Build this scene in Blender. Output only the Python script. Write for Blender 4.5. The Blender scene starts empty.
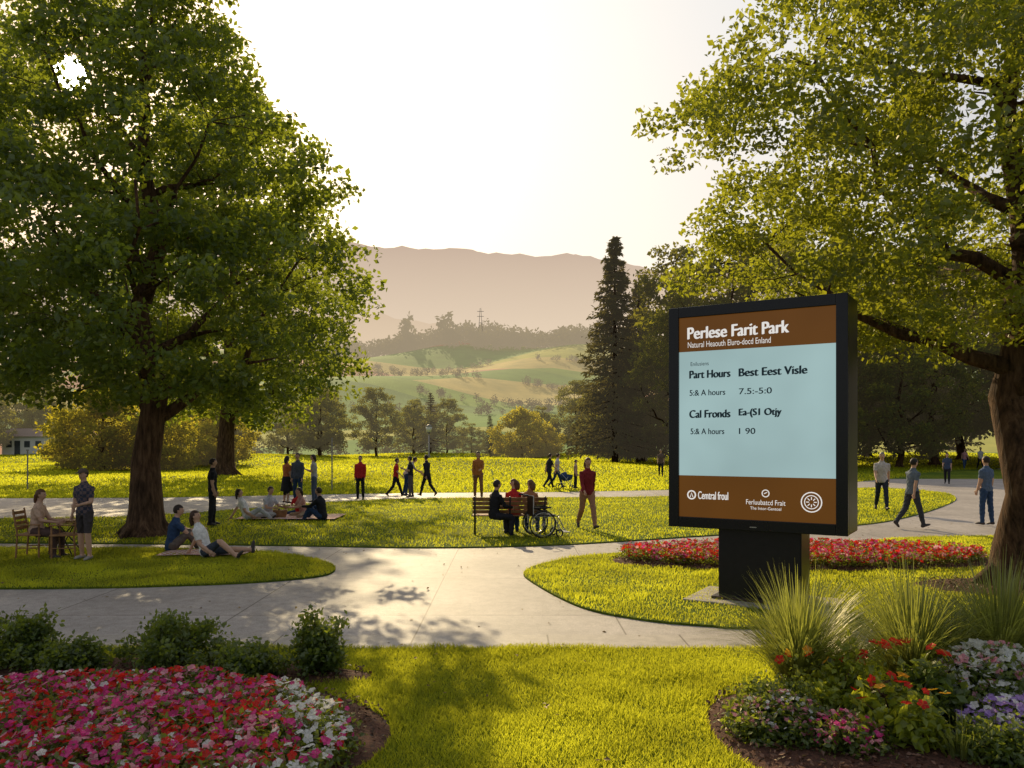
import bpy, math, random
import numpy as np
from mathutils import Vector, Matrix
rng=np.random.default_rng(11); random.seed(11)
scene=bpy.context.scene
COL=scene.collection
scene.view_settings.view_transform='Standard'
try: scene.view_settings.look='None'
except Exception: pass
R=math.radians

# ------------------------------------------------------------------ helpers
def empty(name,loc=(0,0,0),rz=0.0,sc=1.0):
    o=bpy.data.objects.new(name,None); o.location=loc; o.rotation_euler=(0,0,rz)
    o.scale=(sc,)*3 if not isinstance(sc,tuple) else sc
    o.empty_display_size=.2; COL.objects.link(o); return o
def obj(name,me,parent=None,loc=(0,0,0)):
    o=bpy.data.objects.new(name,me); o.location=loc; COL.objects.link(o)
    if parent: o.parent=parent
    return o
def np_mesh(name,V,F,mats,midx=None,rnd=None,smooth=False):
    V=np.asarray(V,dtype=np.float32); F=np.asarray(F,dtype=np.int32); n,k=F.shape
    me=bpy.data.meshes.new(name)
    me.vertices.add(len(V)); me.vertices.foreach_set('co',V.ravel())
    me.loops.add(n*k); me.loops.foreach_set('vertex_index',F.ravel())
    me.polygons.add(n); me.polygons.foreach_set('loop_start',np.arange(0,n*k,k,dtype=np.int32))
    try: me.polygons.foreach_set('loop_total',np.full(n,k,dtype=np.int32))
    except Exception: pass
    for m in mats: me.materials.append(m)
    if midx is not None: me.polygons.foreach_set('material_index',np.asarray(midx,dtype=np.int32))
    me.update(calc_edges=True)
    if rnd is not None:
        a=me.attributes.new('rnd','FLOAT','FACE'); a.data.foreach_set('value',np.asarray(rnd,dtype=np.float32))
    me.polygons.foreach_set('use_smooth',np.full(n,smooth))
    return me

class MB:
    def __init__(s): s.v=[];s.f=[];s.m=[]
    def add(s,vs,fs,m=0):
        b=len(s.v); s.v.extend([tuple(v) for v in vs]); s.f.extend([tuple(b+i for i in f) for f in fs]); s.m.extend([m]*len(fs))
    def tube(s,pts,rads,m=0,seg=8,lat=(1,0,0),cap=True):
        pts=[np.array(p,dtype=float) for p in pts]; n=len(pts); V=[];lat=np.array(lat,float)
        for i in range(n):
            t=pts[min(i+1,n-1)]-pts[max(i-1,0)]; t/= (np.linalg.norm(t)+1e-9)
            l=lat
            if abs(t@l)>.93: l=np.array((0,1,0.)) if abs(t[1])<.9 else np.array((0,0,1.))
            sd=l-(l@t)*t; sd/=np.linalg.norm(sd); up=np.cross(t,sd)
            r=rads[i] if isinstance(rads,(list,tuple)) else rads
            a,b=(r if isinstance(r,tuple) else (r,r))
            for k in range(seg):
                an=2*math.pi*k/seg
                V.append(pts[i]+sd*a*math.cos(an)+up*b*math.sin(an))
        F=[]
        for i in range(n-1):
            for k in range(seg):
                k2=(k+1)%seg
                F.append((i*seg+k,i*seg+k2,(i+1)*seg+k2,(i+1)*seg+k))
        if cap:
            F.append(tuple(range(seg-1,-1,-1))); F.append(tuple((n-1)*seg+k for k in range(seg)))
        s.add(V,F,m)
    def box(s,c,sz,m=0,rot=None,bev=0.0):
        x,y,z=[q/2 for q in sz]; 
        vs=[Vector((a*x,b*y,d*z)) for a in(-1,1) for b in(-1,1) for d in(-1,1)]
        if rot: vs=[rot@v for v in vs]
        vs=[v+Vector(c) for v in vs]
        s.add(vs,[(0,1,3,2),(4,6,7,5),(0,4,5,1),(2,3,7,6),(0,2,6,4),(1,5,7,3)],m)
    def ell(s,c,r,m=0,seg=10,rings=7,M=None,filt=None):
        V=[];F=[]
        for i in range(rings+1):
            ph=math.pi*i/rings
            for k in range(seg):
                th=2*math.pi*k/seg
                V.append(Vector((r[0]*math.sin(ph)*math.cos(th),r[1]*math.sin(ph)*math.sin(th),r[2]*math.cos(ph))))
        for i in range(rings):
            for k in range(seg):
                k2=(k+1)%seg; f=(i*seg+k,(i+1)*seg+k,(i+1)*seg+k2,i*seg+k2)
                if filt:
                    cc=sum((V[q] for q in f),Vector())/4
                    if not filt(cc): continue
                F.append(f)
        if M: V=[M@v for v in V]
        V=[v+Vector(c) for v in V]
        s.add(V,F,m)
    def torus(s,c,Rr,r,m=0,axis='x',seg=28,s2=6):
        V=[];F=[]
        for i in range(seg):
            a=2*math.pi*i/seg
            for k in range(s2):
                b=2*math.pi*k/s2; rr=Rr+r*math.cos(b); h=r*math.sin(b)
                if axis=='x': V.append((c[0]+h,c[1]+rr*math.cos(a),c[2]+rr*math.sin(a)))
                elif axis=='y': V.append((c[0]+rr*math.cos(a),c[1]+h,c[2]+rr*math.sin(a)))
                else: V.append((c[0]+rr*math.cos(a),c[1]+rr*math.sin(a),c[2]+h))
        for i in range(seg):
            for k in range(s2):
                F.append((i*s2+k,((i+1)%seg)*s2+k,((i+1)%seg)*s2+(k+1)%s2,i*s2+(k+1)%s2))
        s.add(V,F,m)
    def mesh(s,name,mats,smooth=False):
        me=bpy.data.meshes.new(name); me.from_pydata(s.v,[],s.f)
        for m in mats: me.materials.append(m)
        me.polygons.foreach_set('material_index',np.array(s.m,dtype=np.int32))
        me.polygons.foreach_set('use_smooth',np.full(len(s.f),smooth)); me.update(); return me

def bevel(o,w=.01,seg=2):
    m=o.modifiers.new('b','BEVEL'); m.width=w; m.segments=seg; m.limit_method='ANGLE'; return o

# ------------------------------------------------------------------ materials
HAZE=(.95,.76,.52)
def new_mat(name):
    m=bpy.data.materials.new(name); m.use_nodes=True; nt=m.node_tree; nt.nodes.clear()
    try: m.cycles.emission_sampling='NONE'
    except Exception: pass
    out=nt.nodes.new('ShaderNodeOutputMaterial'); return m,nt,out
def N(nt,t,**k):
    n=nt.nodes.new(t)
    for a,b in k.items(): setattr(n,a,b)
    return n
def ramp(nt,fac,stops):
    r=N(nt,'ShaderNodeValToRGB'); e=r.color_ramp.elements
    while len(e)>1: e.remove(e[-1])
    e[0].position=stops[0][0]; e[0].color=(*stops[0][1],1)
    for p,c in stops[1:]:
        q=e.new(p); q.color=(*c,1)
    nt.links.new(fac,r.inputs[0]); return r.outputs[0]
def noise(nt,scale,detail=4,vec=None,rough=.55):
    n=N(nt,'ShaderNodeTexNoise'); n.inputs['Scale'].default_value=scale; n.inputs['Detail'].default_value=detail
    n.inputs['Roughness'].default_value=rough
    if vec is not None: nt.links.new(vec,n.inputs['Vector'])
    return n.outputs['Fac']
def pos(nt):
    return N(nt,'ShaderNodeNewGeometry').outputs['Position']
def mixc(nt,f,a,b,mode='MIX'):
    m=N(nt,'ShaderNodeMix',data_type='RGBA',blend_type=mode)
    for sock,val in ((m.inputs[0],f),(m.inputs[6],a),(m.inputs[7],b)):
        if isinstance(val,bpy.types.NodeSocket): nt.links.new(val,sock)
        elif isinstance(val,(int,float)): sock.default_value=val
        else: sock.default_value=(*val,1)
    return m.outputs[2]
def math_(nt,op,a,b=None,c=None,clamp=False):
    m=N(nt,'ShaderNodeMath',operation=op); m.use_clamp=clamp
    for i,v in enumerate((a,b,c)):
        if v is None: continue
        if isinstance(v,bpy.types.NodeSocket): nt.links.new(v,m.inputs[i])
        else: m.inputs[i].default_value=v
    return m.outputs[0]
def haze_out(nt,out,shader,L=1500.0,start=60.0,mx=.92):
    """aerial perspective: airlight painted into the material as emission, growing with distance into the valley (world Y)"""
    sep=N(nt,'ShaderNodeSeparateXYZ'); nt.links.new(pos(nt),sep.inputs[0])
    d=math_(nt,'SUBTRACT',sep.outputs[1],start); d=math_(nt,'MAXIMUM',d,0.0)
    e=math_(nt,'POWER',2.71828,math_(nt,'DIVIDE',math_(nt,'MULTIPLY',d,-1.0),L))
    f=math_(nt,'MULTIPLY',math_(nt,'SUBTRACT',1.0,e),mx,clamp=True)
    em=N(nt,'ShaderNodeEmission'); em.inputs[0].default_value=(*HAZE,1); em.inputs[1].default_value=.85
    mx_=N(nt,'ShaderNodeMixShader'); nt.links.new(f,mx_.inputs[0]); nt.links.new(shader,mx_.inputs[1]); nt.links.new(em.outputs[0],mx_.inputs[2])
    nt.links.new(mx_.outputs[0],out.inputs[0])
def basic(name,col,rough=.7,metal=0.0,var=.25,scale=12,bump=.0,spec=.4,emit=0):
    m,nt,out=new_mat(name); b=N(nt,'ShaderNodeBsdfPrincipled')
    tc=N(nt,'ShaderNodeTexCoord').outputs['Object']
    f=noise(nt,scale,5,tc)
    c=ramp(nt,f,[(.3,tuple(x*(1-var) for x in col)),(.7,tuple(min(1,x*(1+var)) for x in col))])
    nt.links.new(c,b.inputs['Base Color']); b.inputs['Roughness'].default_value=rough; b.inputs['Metallic'].default_value=metal
    b.inputs['Specular IOR Level'].default_value=spec
    if bump:
        bp=N(nt,'ShaderNodeBump'); bp.inputs['Strength'].default_value=bump; bp.inputs['Distance'].default_value=.02
        nt.links.new(noise(nt,scale*3,6,tc),bp.inputs['Height']); nt.links.new(bp.outputs[0],b.inputs['Normal'])
    nt.links.new(b.outputs[0],out.inputs[0]); return m
def bark_mat():
    m,nt,out=new_mat('bark'); b=N(nt,'ShaderNodeBsdfPrincipled'); tc=N(nt,'ShaderNodeTexCoord').outputs['Object']
    mp=N(nt,'ShaderNodeMapping'); mp.inputs['Scale'].default_value=(13,13,2.2); nt.links.new(tc,mp.inputs[0])
    n1=noise(nt,1.0,7,mp.outputs[0],.65); n2=noise(nt,1.3,4,tc)
    c=ramp(nt,n1,[(.32,(.026,.015,.009)),(.52,(.11,.062,.036)),(.72,(.22,.135,.08))])
    c=mixc(nt,1.0,c,ramp(nt,n2,[(.3,(.7,.7,.7)),(.7,(1.25,1.2,1.1))]),'MULTIPLY')
    nt.links.new(c,b.inputs['Base Color']); b.inputs['Roughness'].default_value=.92; b.inputs['Specular IOR Level'].default_value=.2
    bp=N(nt,'ShaderNodeBump'); bp.inputs['Strength'].default_value=1.0; bp.inputs['Distance'].default_value=.06
    nt.links.new(n1,bp.inputs['Height']); nt.links.new(bp.outputs[0],b.inputs['Normal']); nt.links.new(b.outputs[0],out.inputs[0]); return m
def leafmat(name,dark,light,trans,tf=.45,haze=False,gloss=.05,L=1500.,start=60.):
    m,nt,out=new_mat(name)
    at=N(nt,'ShaderNodeAttribute'); at.attribute_name='rnd'
    c=ramp(nt,at.outputs['Fac'],[(0,dark),(1,light)])
    t=ramp(nt,at.outputs['Fac'],[(0,tuple(x*.5 for x in trans)),(1,trans)])
    d=N(nt,'ShaderNodeBsdfDiffuse'); nt.links.new(c,d.inputs[0])
    tr=N(nt,'ShaderNodeBsdfTranslucent'); nt.links.new(t,tr.inputs[0])
    mx=N(nt,'ShaderNodeMixShader'); mx.inputs[0].default_value=tf
    nt.links.new(d.outputs[0],mx.inputs[1]); nt.links.new(tr.outputs[0],mx.inputs[2]); sh=mx.outputs[0]
    if gloss>0 and not haze:
        g=N(nt,'ShaderNodeBsdfGlossy'); g.inputs['Roughness'].default_value=.45; g.inputs[0].default_value=(1,.95,.8,1)
        m2=N(nt,'ShaderNodeMixShader'); m2.inputs[0].default_value=gloss
        nt.links.new(sh,m2.inputs[1]); nt.links.new(g.outputs[0],m2.inputs[2]); sh=m2.outputs[0]
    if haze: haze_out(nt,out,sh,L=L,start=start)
    else: nt.links.new(sh,out.inputs[0])
    return m
M_bark=bark_mat()
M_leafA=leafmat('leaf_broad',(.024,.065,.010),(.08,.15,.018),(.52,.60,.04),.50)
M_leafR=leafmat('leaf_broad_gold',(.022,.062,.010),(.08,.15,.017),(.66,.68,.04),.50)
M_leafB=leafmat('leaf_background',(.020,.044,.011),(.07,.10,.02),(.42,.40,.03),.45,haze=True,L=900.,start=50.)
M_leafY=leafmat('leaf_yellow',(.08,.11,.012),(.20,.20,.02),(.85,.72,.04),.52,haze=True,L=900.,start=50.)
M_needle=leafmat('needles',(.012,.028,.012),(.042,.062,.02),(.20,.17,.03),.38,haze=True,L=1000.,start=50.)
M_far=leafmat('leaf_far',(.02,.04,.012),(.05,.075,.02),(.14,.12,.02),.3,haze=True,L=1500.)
M_grass=leafmat('grass_blade',(.06,.115,.010),(.20,.25,.018),(.95,.95,.05),.62,gloss=.02)
M_grassF=leafmat('grass_blade_far',(.07,.13,.012),(.21,.25,.02),(.95,.96,.05),.62,gloss=0)
M_orn=leafmat('ornamental_grass_blade',(.05,.09,.02),(.16,.20,.04),(.64,.66,.10),.5,gloss=.08)
M_shrub=leafmat('shrub_leaf',(.02,.05,.010),(.08,.14,.022),(.40,.48,.04),.45)
M_plant=leafmat('bed_leaf',(.03,.065,.012),(.10,.16,.025),(.45,.52,.04),.45)
M_lime=leafmat('lime_leaf',(.13,.20,.015),(.28,.34,.025),(.78,.8,.05),.5)
def petal(name,a,b): return leafmat(name,a,b,tuple(min(1,x*1.2) for x in b),.45,gloss=.02)
P_red=petal('petal_red',(.52,.01,.012),(.86,.035,.02))
P_mag=petal('petal_magenta',(.58,.02,.18),(.86,.08,.34))
P_pink=petal('petal_pink',(.78,.24,.34),(.92,.45,.5))
P_white=petal('petal_white',(.76,.74,.66),(.88,.87,.82))
P_purple=petal('petal_purple',(.36,.20,.58),(.6,.4,.78))
P_yel=petal('petal_orange',(.8,.30,.02),(.88,.46,.03))
M_mulch=basic('mulch',(.10,.042,.025),.95,var=.6,scale=30,bump=1.0)
M_metalD=basic('dark_metal',(.03,.03,.032),.45,.6,var=.15)
M_steel=basic('steel',(.45,.45,.46),.3,.9,var=.1)
M_wood=basic('bench_wood',(.30,.15,.06),.6,var=.4,scale=9)
M_rub=basic('rubber',(.02,.02,.02),.7)
M_pole=basic('pole_metal',(.30,.28,.25),.5,.3)

# ground materials
def grass_ground(name,far=False):
    m,nt,out=new_mat(name); p=pos(nt)
    n1=noise(nt,.35,5,p); n2=noise(nt,9,5,p); n3=noise(nt,60,3,p)
    c1=ramp(nt,n1,[(.3,(.08,.14,.016)),(.5,(.14,.19,.018)),(.72,(.25,.27,.025))])
    c2=ramp(nt,n2,[(.3,(.5,.55,.5)),(.7,(1.25,1.2,1.1))])
    c=mixc(nt,1.0,c1,c2,'MULTIPLY')
    c3=ramp(nt,n3,[(.35,(.55,.6,.5)),(.65,(1.3,1.25,1.1))]); c=mixc(nt,.8,c,c3,'MULTIPLY')
    b=N(nt,'ShaderNodeBsdfPrincipled'); b.inputs['Roughness'].default_value=.95; b.inputs['Specular IOR Level'].default_value=.1
    bp=N(nt,'ShaderNodeBump'); bp.inputs['Strength'].default_value=.9; bp.inputs['Distance'].default_value=.04
    nt.links.new(n3,bp.inputs['Height']); nt.links.new(bp.outputs[0],b.inputs['Normal'])
    if far:
        sep=N(nt,'ShaderNodeSeparateXYZ'); nt.links.new(p,sep.inputs[0])
        mp=N(nt,'ShaderNodeMapping'); mp.inputs['Scale'].default_value=(.0040,.0115,0); mp.inputs['Rotation'].default_value=(0,0,.35); nt.links.new(p,mp.inputs[0])
        vo=N(nt,'ShaderNodeTexVoronoi'); vo.inputs['Scale'].default_value=1.0; vo.inputs['Randomness'].default_value=.8; nt.links.new(mp.outputs[0],vo.inputs['Vector'])
        sc=N(nt,'ShaderNodeSeparateColor'); nt.links.new(vo.outputs['Color'],sc.inputs[0])
        fc=ramp(nt,sc.outputs[0],[(0,(.12,.24,.035)),(.25,(.36,.36,.06)),(.40,(.08,.18,.03)),(.60,(.46,.21,.13)),(.74,(.17,.28,.04)),(.9,(.48,.38,.12))])
        fc.node.color_ramp.interpolation='CONSTANT'
        fn=ramp(nt,noise(nt,.05,6,p),[(.3,(.75,.8,.8)),(.7,(1.2,1.15,1.1))]); fc=mixc(nt,1.0,fc,fn,'MULTIPLY')
        f=math_(nt,'SUBTRACT',sep.outputs[1],170.0); f=math_(nt,'DIVIDE',f,40.0,clamp=True)
        c=mixc(nt,f,c,fc)
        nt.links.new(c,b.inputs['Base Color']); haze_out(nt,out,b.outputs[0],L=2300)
    else:
        nt.links.new(c,b.inputs['Base Color']); nt.links.new(b.outputs[0],out.inputs[0])
    return m
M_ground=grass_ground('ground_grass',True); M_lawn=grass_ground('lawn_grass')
def concrete(name,base,joint=2.4):
    m,nt,out=new_mat(name); p=pos(nt)
    mp=N(nt,'ShaderNodeMapping'); mp.inputs['Rotation'].default_value=(0,0,.0); mp.inputs['Location'].default_value=(1.1,.9,0); nt.links.new(p,mp.inputs[0])
    br=N(nt,'ShaderNodeTexBrick'); br.offset=0; br.inputs['Scale'].default_value=1; br.inputs['Brick Width'].default_value=joint; br.inputs['Row Height'].default_value=joint*1.15
    br.inputs['Mortar Size'].default_value=.012; br.inputs['Mortar Smooth'].default_value=.2
    br.inputs['Color1'].default_value=(1,1,1,1); br.inputs['Color2'].default_value=(.88,.87,.86,1); br.inputs['Mortar'].default_value=(.38,.35,.33,1)
    nt.links.new(mp.outputs[0],br.inputs['Vector'])
    n1=noise(nt,.6,6,p); n2=noise(nt,110,3,p); n3=noise(nt,6,6,p,.7)
    c=ramp(nt,n1,[(.3,tuple(x*.75 for x in base)),(.7,tuple(x*1.15 for x in base))])
    c=mixc(nt,1.0,c,ramp(nt,n2,[(.3,(.58,.58,.58)),(.7,(1.32,1.32,1.32))]),'MULTIPLY')
    c=mixc(nt,1.0,c,ramp(nt,n3,[(.25,(.68,.67,.66)),(.6,(1.05,1.05,1.05))]),'MULTIPLY')
    c=mixc(nt,1.0,c,br.outputs['Color'],'MULTIPLY')
    b=N(nt,'ShaderNodeBsdfPrincipled'); b.inputs['Roughness'].default_value=.6; nt.links.new(c,b.inputs['Base Color']); b.inputs['Specular IOR Level'].default_value=.45
    bp=N(nt,'ShaderNodeBump'); bp.inputs['Strength'].default_value=.5; bp.inputs['Distance'].default_value=.012
    nt.links.new(n2,bp.inputs['Height']); nt.links.new(bp.outputs[0],b.inputs['Normal'])
    nt.links.new(b.outputs[0],out.inputs[0]); return m
M_conc=concrete('path_concrete',(.40,.355,.325)); M_kerb=concrete('kerb_concrete',(.46,.41,.36),1.5)

# ------------------------------------------------------------------ terrain
YY=[-60,130,160,220,300,400,500,620,760,900,1000,1200,1600,2600]
ZZ=[0,0,-2,-6,-3,8,22,44,68,96,112,100,70,40]
def th(x,y):
    x=np.asarray(x,float); y=np.asarray(y,float)
    z=np.interp(y,YY,ZZ)
    a=np.clip((y-260)/300,0,1)
    z=z+a*(7*np.sin(x/70+y/130)+5*np.sin(x/33-y/60+1)+9*np.sin(x/160+2))
    b=np.clip((y-48)/25,0,1)*np.clip((150-y)/30,0,1)
    z=z+b*(.28*np.sin(x/11+y/9)+.2*np.sin(x/6.5-y/14+1)+.15)
    return z
rows=np.concatenate([np.linspace(-60,45,12),np.linspace(47,135,60),np.geomspace(138,2650,140)])
cols=np.linspace(-1,1,161)
XX=cols[None,:]*(70+np.maximum(rows,0)[:,None]*1.15); Y2=np.repeat(rows[:,None],161,1); Z2=th(XX,Y2)
V=np.stack([XX,Y2,Z2],-1).reshape(-1,3)
i,j=np.meshgrid(np.arange(len(rows)-1),np.arange(160),indexing='ij'); a=(i*161+j).ravel()
F=np.stack([a,a+1,a+162,a+161],1)
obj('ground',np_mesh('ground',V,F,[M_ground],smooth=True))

# distant hills
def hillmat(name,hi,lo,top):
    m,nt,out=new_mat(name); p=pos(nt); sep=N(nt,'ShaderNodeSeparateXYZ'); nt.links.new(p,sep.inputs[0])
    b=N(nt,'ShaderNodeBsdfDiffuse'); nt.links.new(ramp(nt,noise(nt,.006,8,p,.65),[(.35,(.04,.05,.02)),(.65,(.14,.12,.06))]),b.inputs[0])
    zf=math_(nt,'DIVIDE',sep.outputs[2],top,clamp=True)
    em=N(nt,'ShaderNodeEmission'); nt.links.new(ramp(nt,zf,[(.1,lo),(1,hi)]),em.inputs[0])  # haze painted onto the hills as glow, brighter towards the valley floor
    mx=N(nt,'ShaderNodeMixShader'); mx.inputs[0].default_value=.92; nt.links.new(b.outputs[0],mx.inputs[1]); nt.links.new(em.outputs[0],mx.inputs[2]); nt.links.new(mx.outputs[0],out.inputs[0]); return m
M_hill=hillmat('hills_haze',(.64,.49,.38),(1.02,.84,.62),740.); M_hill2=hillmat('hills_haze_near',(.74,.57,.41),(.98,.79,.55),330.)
def hills(y0,H,wid,seed,mat,am_s):
    xs=np.linspace(-4500,4500,301); ys=np.linspace(y0-wid,y0+wid,41)
    X,Y=np.meshgrid(xs,ys)
    r=np.random.default_rng(seed); ridge=np.zeros_like(X)
    for k,(w,am) in enumerate([(2600,22),(1100,14),(520,9),(210,4.5),(90,3),(40,2)]):
        ridge+=am_s*am*np.sin(X/w*2*np.pi+r.uniform(0,6.28)+Y/w*2)
    ridge+= 26*np.exp(-((X+500)/240)**2)-.022*X
    t=np.clip(1-np.abs(Y-y0)/wid,0,1); Z=(H+ridge)*(t*t*(3-2*t))+ (1-t)*ridge*.3
    V=np.stack([X,Y,Z],-1).reshape(-1,3); i,j=np.meshgrid(np.arange(40),np.arange(300),indexing='ij'); a=(i*301+j).ravel()
    obj('hills',np_mesh('hills',V,np.stack([a,a+1,a+302,a+301],1),[mat],smooth=True))
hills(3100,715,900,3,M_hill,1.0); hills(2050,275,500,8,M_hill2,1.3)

# ------------------------------------------------------------------ paths & lawns
def catmull(P,n=8):
    P=[np.array(p,float) for p in P]; o=[]
    L=len(P)
    for i in range(L):
        p0,p1,p2,p3=P[(i-1)%L],P[i],P[(i+1)%L],P[(i+2)%L]
        for k in range(n):
            t=k/n
            o.append(.5*((2*p1)+(-p0+p2)*t+(2*p0-5*p1+4*p2-p3)*t*t+(-p0+3*p1-3*p2+p3)*t**3))
    return np.array(o)
def pip(px,py,poly):
    ins=np.zeros(len(px),bool); n=len(poly); j=n-1
    for i in range(n):
        xi,yi=poly[i]; xj,yj=poly[j]
        if yi!=yj:
            c=((yi>py)!=(yj>py))&(px<(xj-xi)*(py-yi)/(yj-yi)+xi); ins^=c
        j=i
    return ins
def area(P): 
    x,y=P[:,0],P[:,1]; return .5*np.sum(x*np.roll(y,-1)-y*np.roll(x,-1))
def slab(name,poly,z0,z1,mat,matside=None):
    P=poly if area(poly)>0 else poly[::-1]
    n=len(P); mb=MB(); vs=[(x,y,z1) for x,y in P]
    mb.add(vs,[tuple(range(n))],0)
    if z0 is not None:
        mb.add([(x,y,z0) for x,y in P]+vs,[(i,(i+1)%n,n+(i+1)%n,n+i) for i in range(n)],1)
    return obj(name,mb.mesh(name,[mat,matside or mat]))
PA=catmull([(-30,12.3),(-14,12.1),(-7.6,11.9),(-4.8,12.2),(-3.4,12.75),(-3.0,13.4),(-3.35,14.5),(-4.6,15.7),(-6.4,16.3),(-10.6,16.5),(-16,16.6),(-30,16.8)])
PB=catmull([(-34,18),(-18,17.5),(-11,17.3),(-7.3,17.1),(-4.4,16.8),(-1.7,16.5),(.8,16.9),(2.9,17.8),(4.3,18.5),(6,19.3),(9.1,21),(11.2,22.9),(14.3,26.7),(17.2,31),(18.6,35),(17,38),(11,35),(6,32),(1.9,31.4),(-2.4,31),(-6.3,29.3),(-8.8,25.9),(-10.8,23.8),(-15,22.8),(-34,22.6)])
PD=catmull([(.2,13.4),(.35,12.3),(.9,10.6),(1.56,9.85),(2.3,9.5),(3.2,9.35),(8,9.3),(22,9.3),(24,13),(22,16.5),(14,18.5),(9.3,18.3),(7.5,17.3),(5.1,16.5),(3,16.0),(1.5,15.4),(.6,14.4)])
pav=np.array([(-70,9.1),(70,9.1),(70,18),(34,19),(24,21),(21,26),(22.5,32),(26,40),(34,50),(44,63),(40,66),(30,56),(22,47),(17,42),(12,39.5),(7,36.5),(2,35),(-4,34.5),(-9,33),(-14,31.5),(-24,31),(-70,30)],float)
slab('footpath',pav,None,.004,M_conc)
slab('kerb',np.array([(-70,8.52),(70,8.52),(70,9.1),(-70,9.1)],float),0,.008,M_kerb)
for P in (PA,PB,PD): slab('lawn',P,.0,.03,M_lawn)

def ellp(cx,cy,rx,ry,n=48,wob=.03,ph=0):
    t=np.linspace(0,2*np.pi,n,endpoint=False); w=1+wob*np.sin(3*t+ph)+wob*.6*np.sin(5*t+1+ph)
    return np.stack([cx+rx*w*np.cos(t),cy+ry*w*np.sin(t)],1)
BED_L=ellp(-3.15,5.75,2.2,1.7); BED_L2=ellp(-3.9,7.55,2.5,.55,ph=2); BED_R=ellp(3.70,5.95,2.28,1.45,ph=1)
BED_F=ellp(5.35,14.75,3.6,1.35,ph=2); RING=ellp(7.4,11.9,1.35,.75)
def mound(name,poly,z,h):
    c=poly.mean(0); mb=MB(); n=len(poly); vs=[];fs=[]
    fr=[1,.93,.75,.5,.25]; hs=[0,.5,.85,.97,1]
    for f,q in zip(fr,hs):
        for p in poly: vs.append((*(c+(p-c)*f),z+h*q))
    vs.append((*c,z+h))
    for r in range(4):
        for i in range(n): fs.append((r*n+i,r*n+(i+1)%n,(r+1)*n+(i+1)%n,(r+1)*n+i))
    for i in range(n): fs.append((4*n+i,4*n+(i+1)%n,5*n))
    mb.add(vs,fs,0); return obj(name,mb.mesh(name,[M_mulch],True))
mound('mulch_bed',BED_L,.004,.06); mound('mulch_bed',BED_L2,.002,.05); mound('mulch_bed',BED_R,.004,.07); mound('mulch_bed',BED_F,.034,.05); mound('mulch_bed',RING,.034,.06)
def chips(polys,n,z):
    V=[];cnt=0
    for poly,zz in polys:
        mn=poly.min(0);mxx=poly.max(0); k=int(n*(mxx-mn).prod()/6)
        x=rng.uniform(mn[0],mxx[0],k);y=rng.uniform(mn[1],mxx[1],k);ok=pip(x,y,poly);V.append(np.stack([x[ok],y[ok],np.full(ok.sum(),zz)],1))
    P=np.concatenate(V); v,f=leaves(P,rng.uniform(.02,.05,len(P)),up=1.5); return v,f,len(P)

# ------------------------------------------------------------------ foliage generators
def nrm(a): return a/(np.linalg.norm(a,axis=1,keepdims=True)+1e-9)
def leaves(P,size,up=.4,wid=.32,nb=None,tdir=None):
    n=len(P); nr=rng.normal(size=(n,3)); nr[:,2]+=up
    if nb is not None: nr+=nb
    nr=nrm(nr); t=rng.normal(size=(n,3)) if tdir is None else tdir+rng.normal(size=(n,3))*.35
    t=nrm(t-(t*nr).sum(1,keepdims=True)*nr); b=np.cross(nr,t); s=np.broadcast_to(np.asarray(size,float),(n,))[:,None]
    a=P; c=P+t*s; l=P+t*s*.5+b*s*wid+nr*s*.1; r=P+t*s*.5-b*s*wid+nr*s*.1
    V=np.stack([a,r,c,l],1).reshape(-1,3); F=np.arange(n*4).reshape(n,4); return V,F
v,f,k=chips([(BED_L,.07),(BED_L2,.055),(BED_R,.08),(RING,.1),(BED_F,.09)],2500,0)
M_chip=leafmat('mulch_chip',(.03,.012,.008),(.22,.10,.06),(.1,.05,.03),.1)
obj('mulch_chips',np_mesh('mulch_chips',v,f,[M_chip],rnd=rng.random(k)))
k=2600; P=np.stack([rng.uniform(-13,13,k),rng.uniform(5.2,30,k),np.full(k,.012)],1); onl=pip(P[:,0],P[:,1],PA)|pip(P[:,0],P[:,1],PB)|pip(P[:,0],P[:,1],PD)|(P[:,1]<8.5); P[onl,2]=.055
P=P[rng.random(k)<np.where(onl,.7,.35)]; v,f=leaves(P,rng.uniform(.03,.06,len(P)),up=4)
obj('fallen_leaves',np_mesh('fallen_leaves',v,f,[leafmat('dry_leaf',(.10,.05,.015),(.32,.20,.04),(.3,.2,.04),.2)],rnd=rng.random(len(P))))

def blades(x,y,z,h,w,lean=.5):
    n=len(x); an=rng.uniform(0,2*np.pi,n); h=h*rng.uniform(.5,1.25,n); dx=np.cos(an)*w/2; dy=np.sin(an)*w/2
    la=rng.uniform(0,2*np.pi,n); lm=h*lean*rng.uniform(.1,1,n); lx=np.cos(la)*lm; ly=np.sin(la)*lm
    V=np.zeros((n,4,3)); V[:,0]=np.stack([x-dx,y-dy,z],1); V[:,1]=np.stack([x+dx,y+dy,z],1)
    V[:,2]=np.stack([x+dx*.5+lx,y+dy*.5+ly,z+h],1); V[:,3]=np.stack([x-dx*.5+lx,y-dy*.5+ly,z+h*.93],1)
    return V.reshape(-1,3),np.arange(n*4).reshape(n,4)
def vnoise(x,y,s):
    return .5+.25*np.sin(x*s+1.3*np.sin(y*s*.7))+.25*np.sin(y*s*1.3+1.7*np.sin(x*s*.6+2))
def grass(name,x,y,z,h,w,mat,lean=.6):
    hh=h*(.7+.6*vnoise(x,y,2.3)*vnoise(x+3,y,7.1)*2)
    V,F=blades(x,y,z,hh,w,lean); r=.40*rng.random(len(x))+.75*vnoise(x,y,.9)*vnoise(x,y,3.3)*1.4-.02
    obj(name,np_mesh(name,V,F,[mat],rnd=np.clip(r,0,1)))
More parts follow.
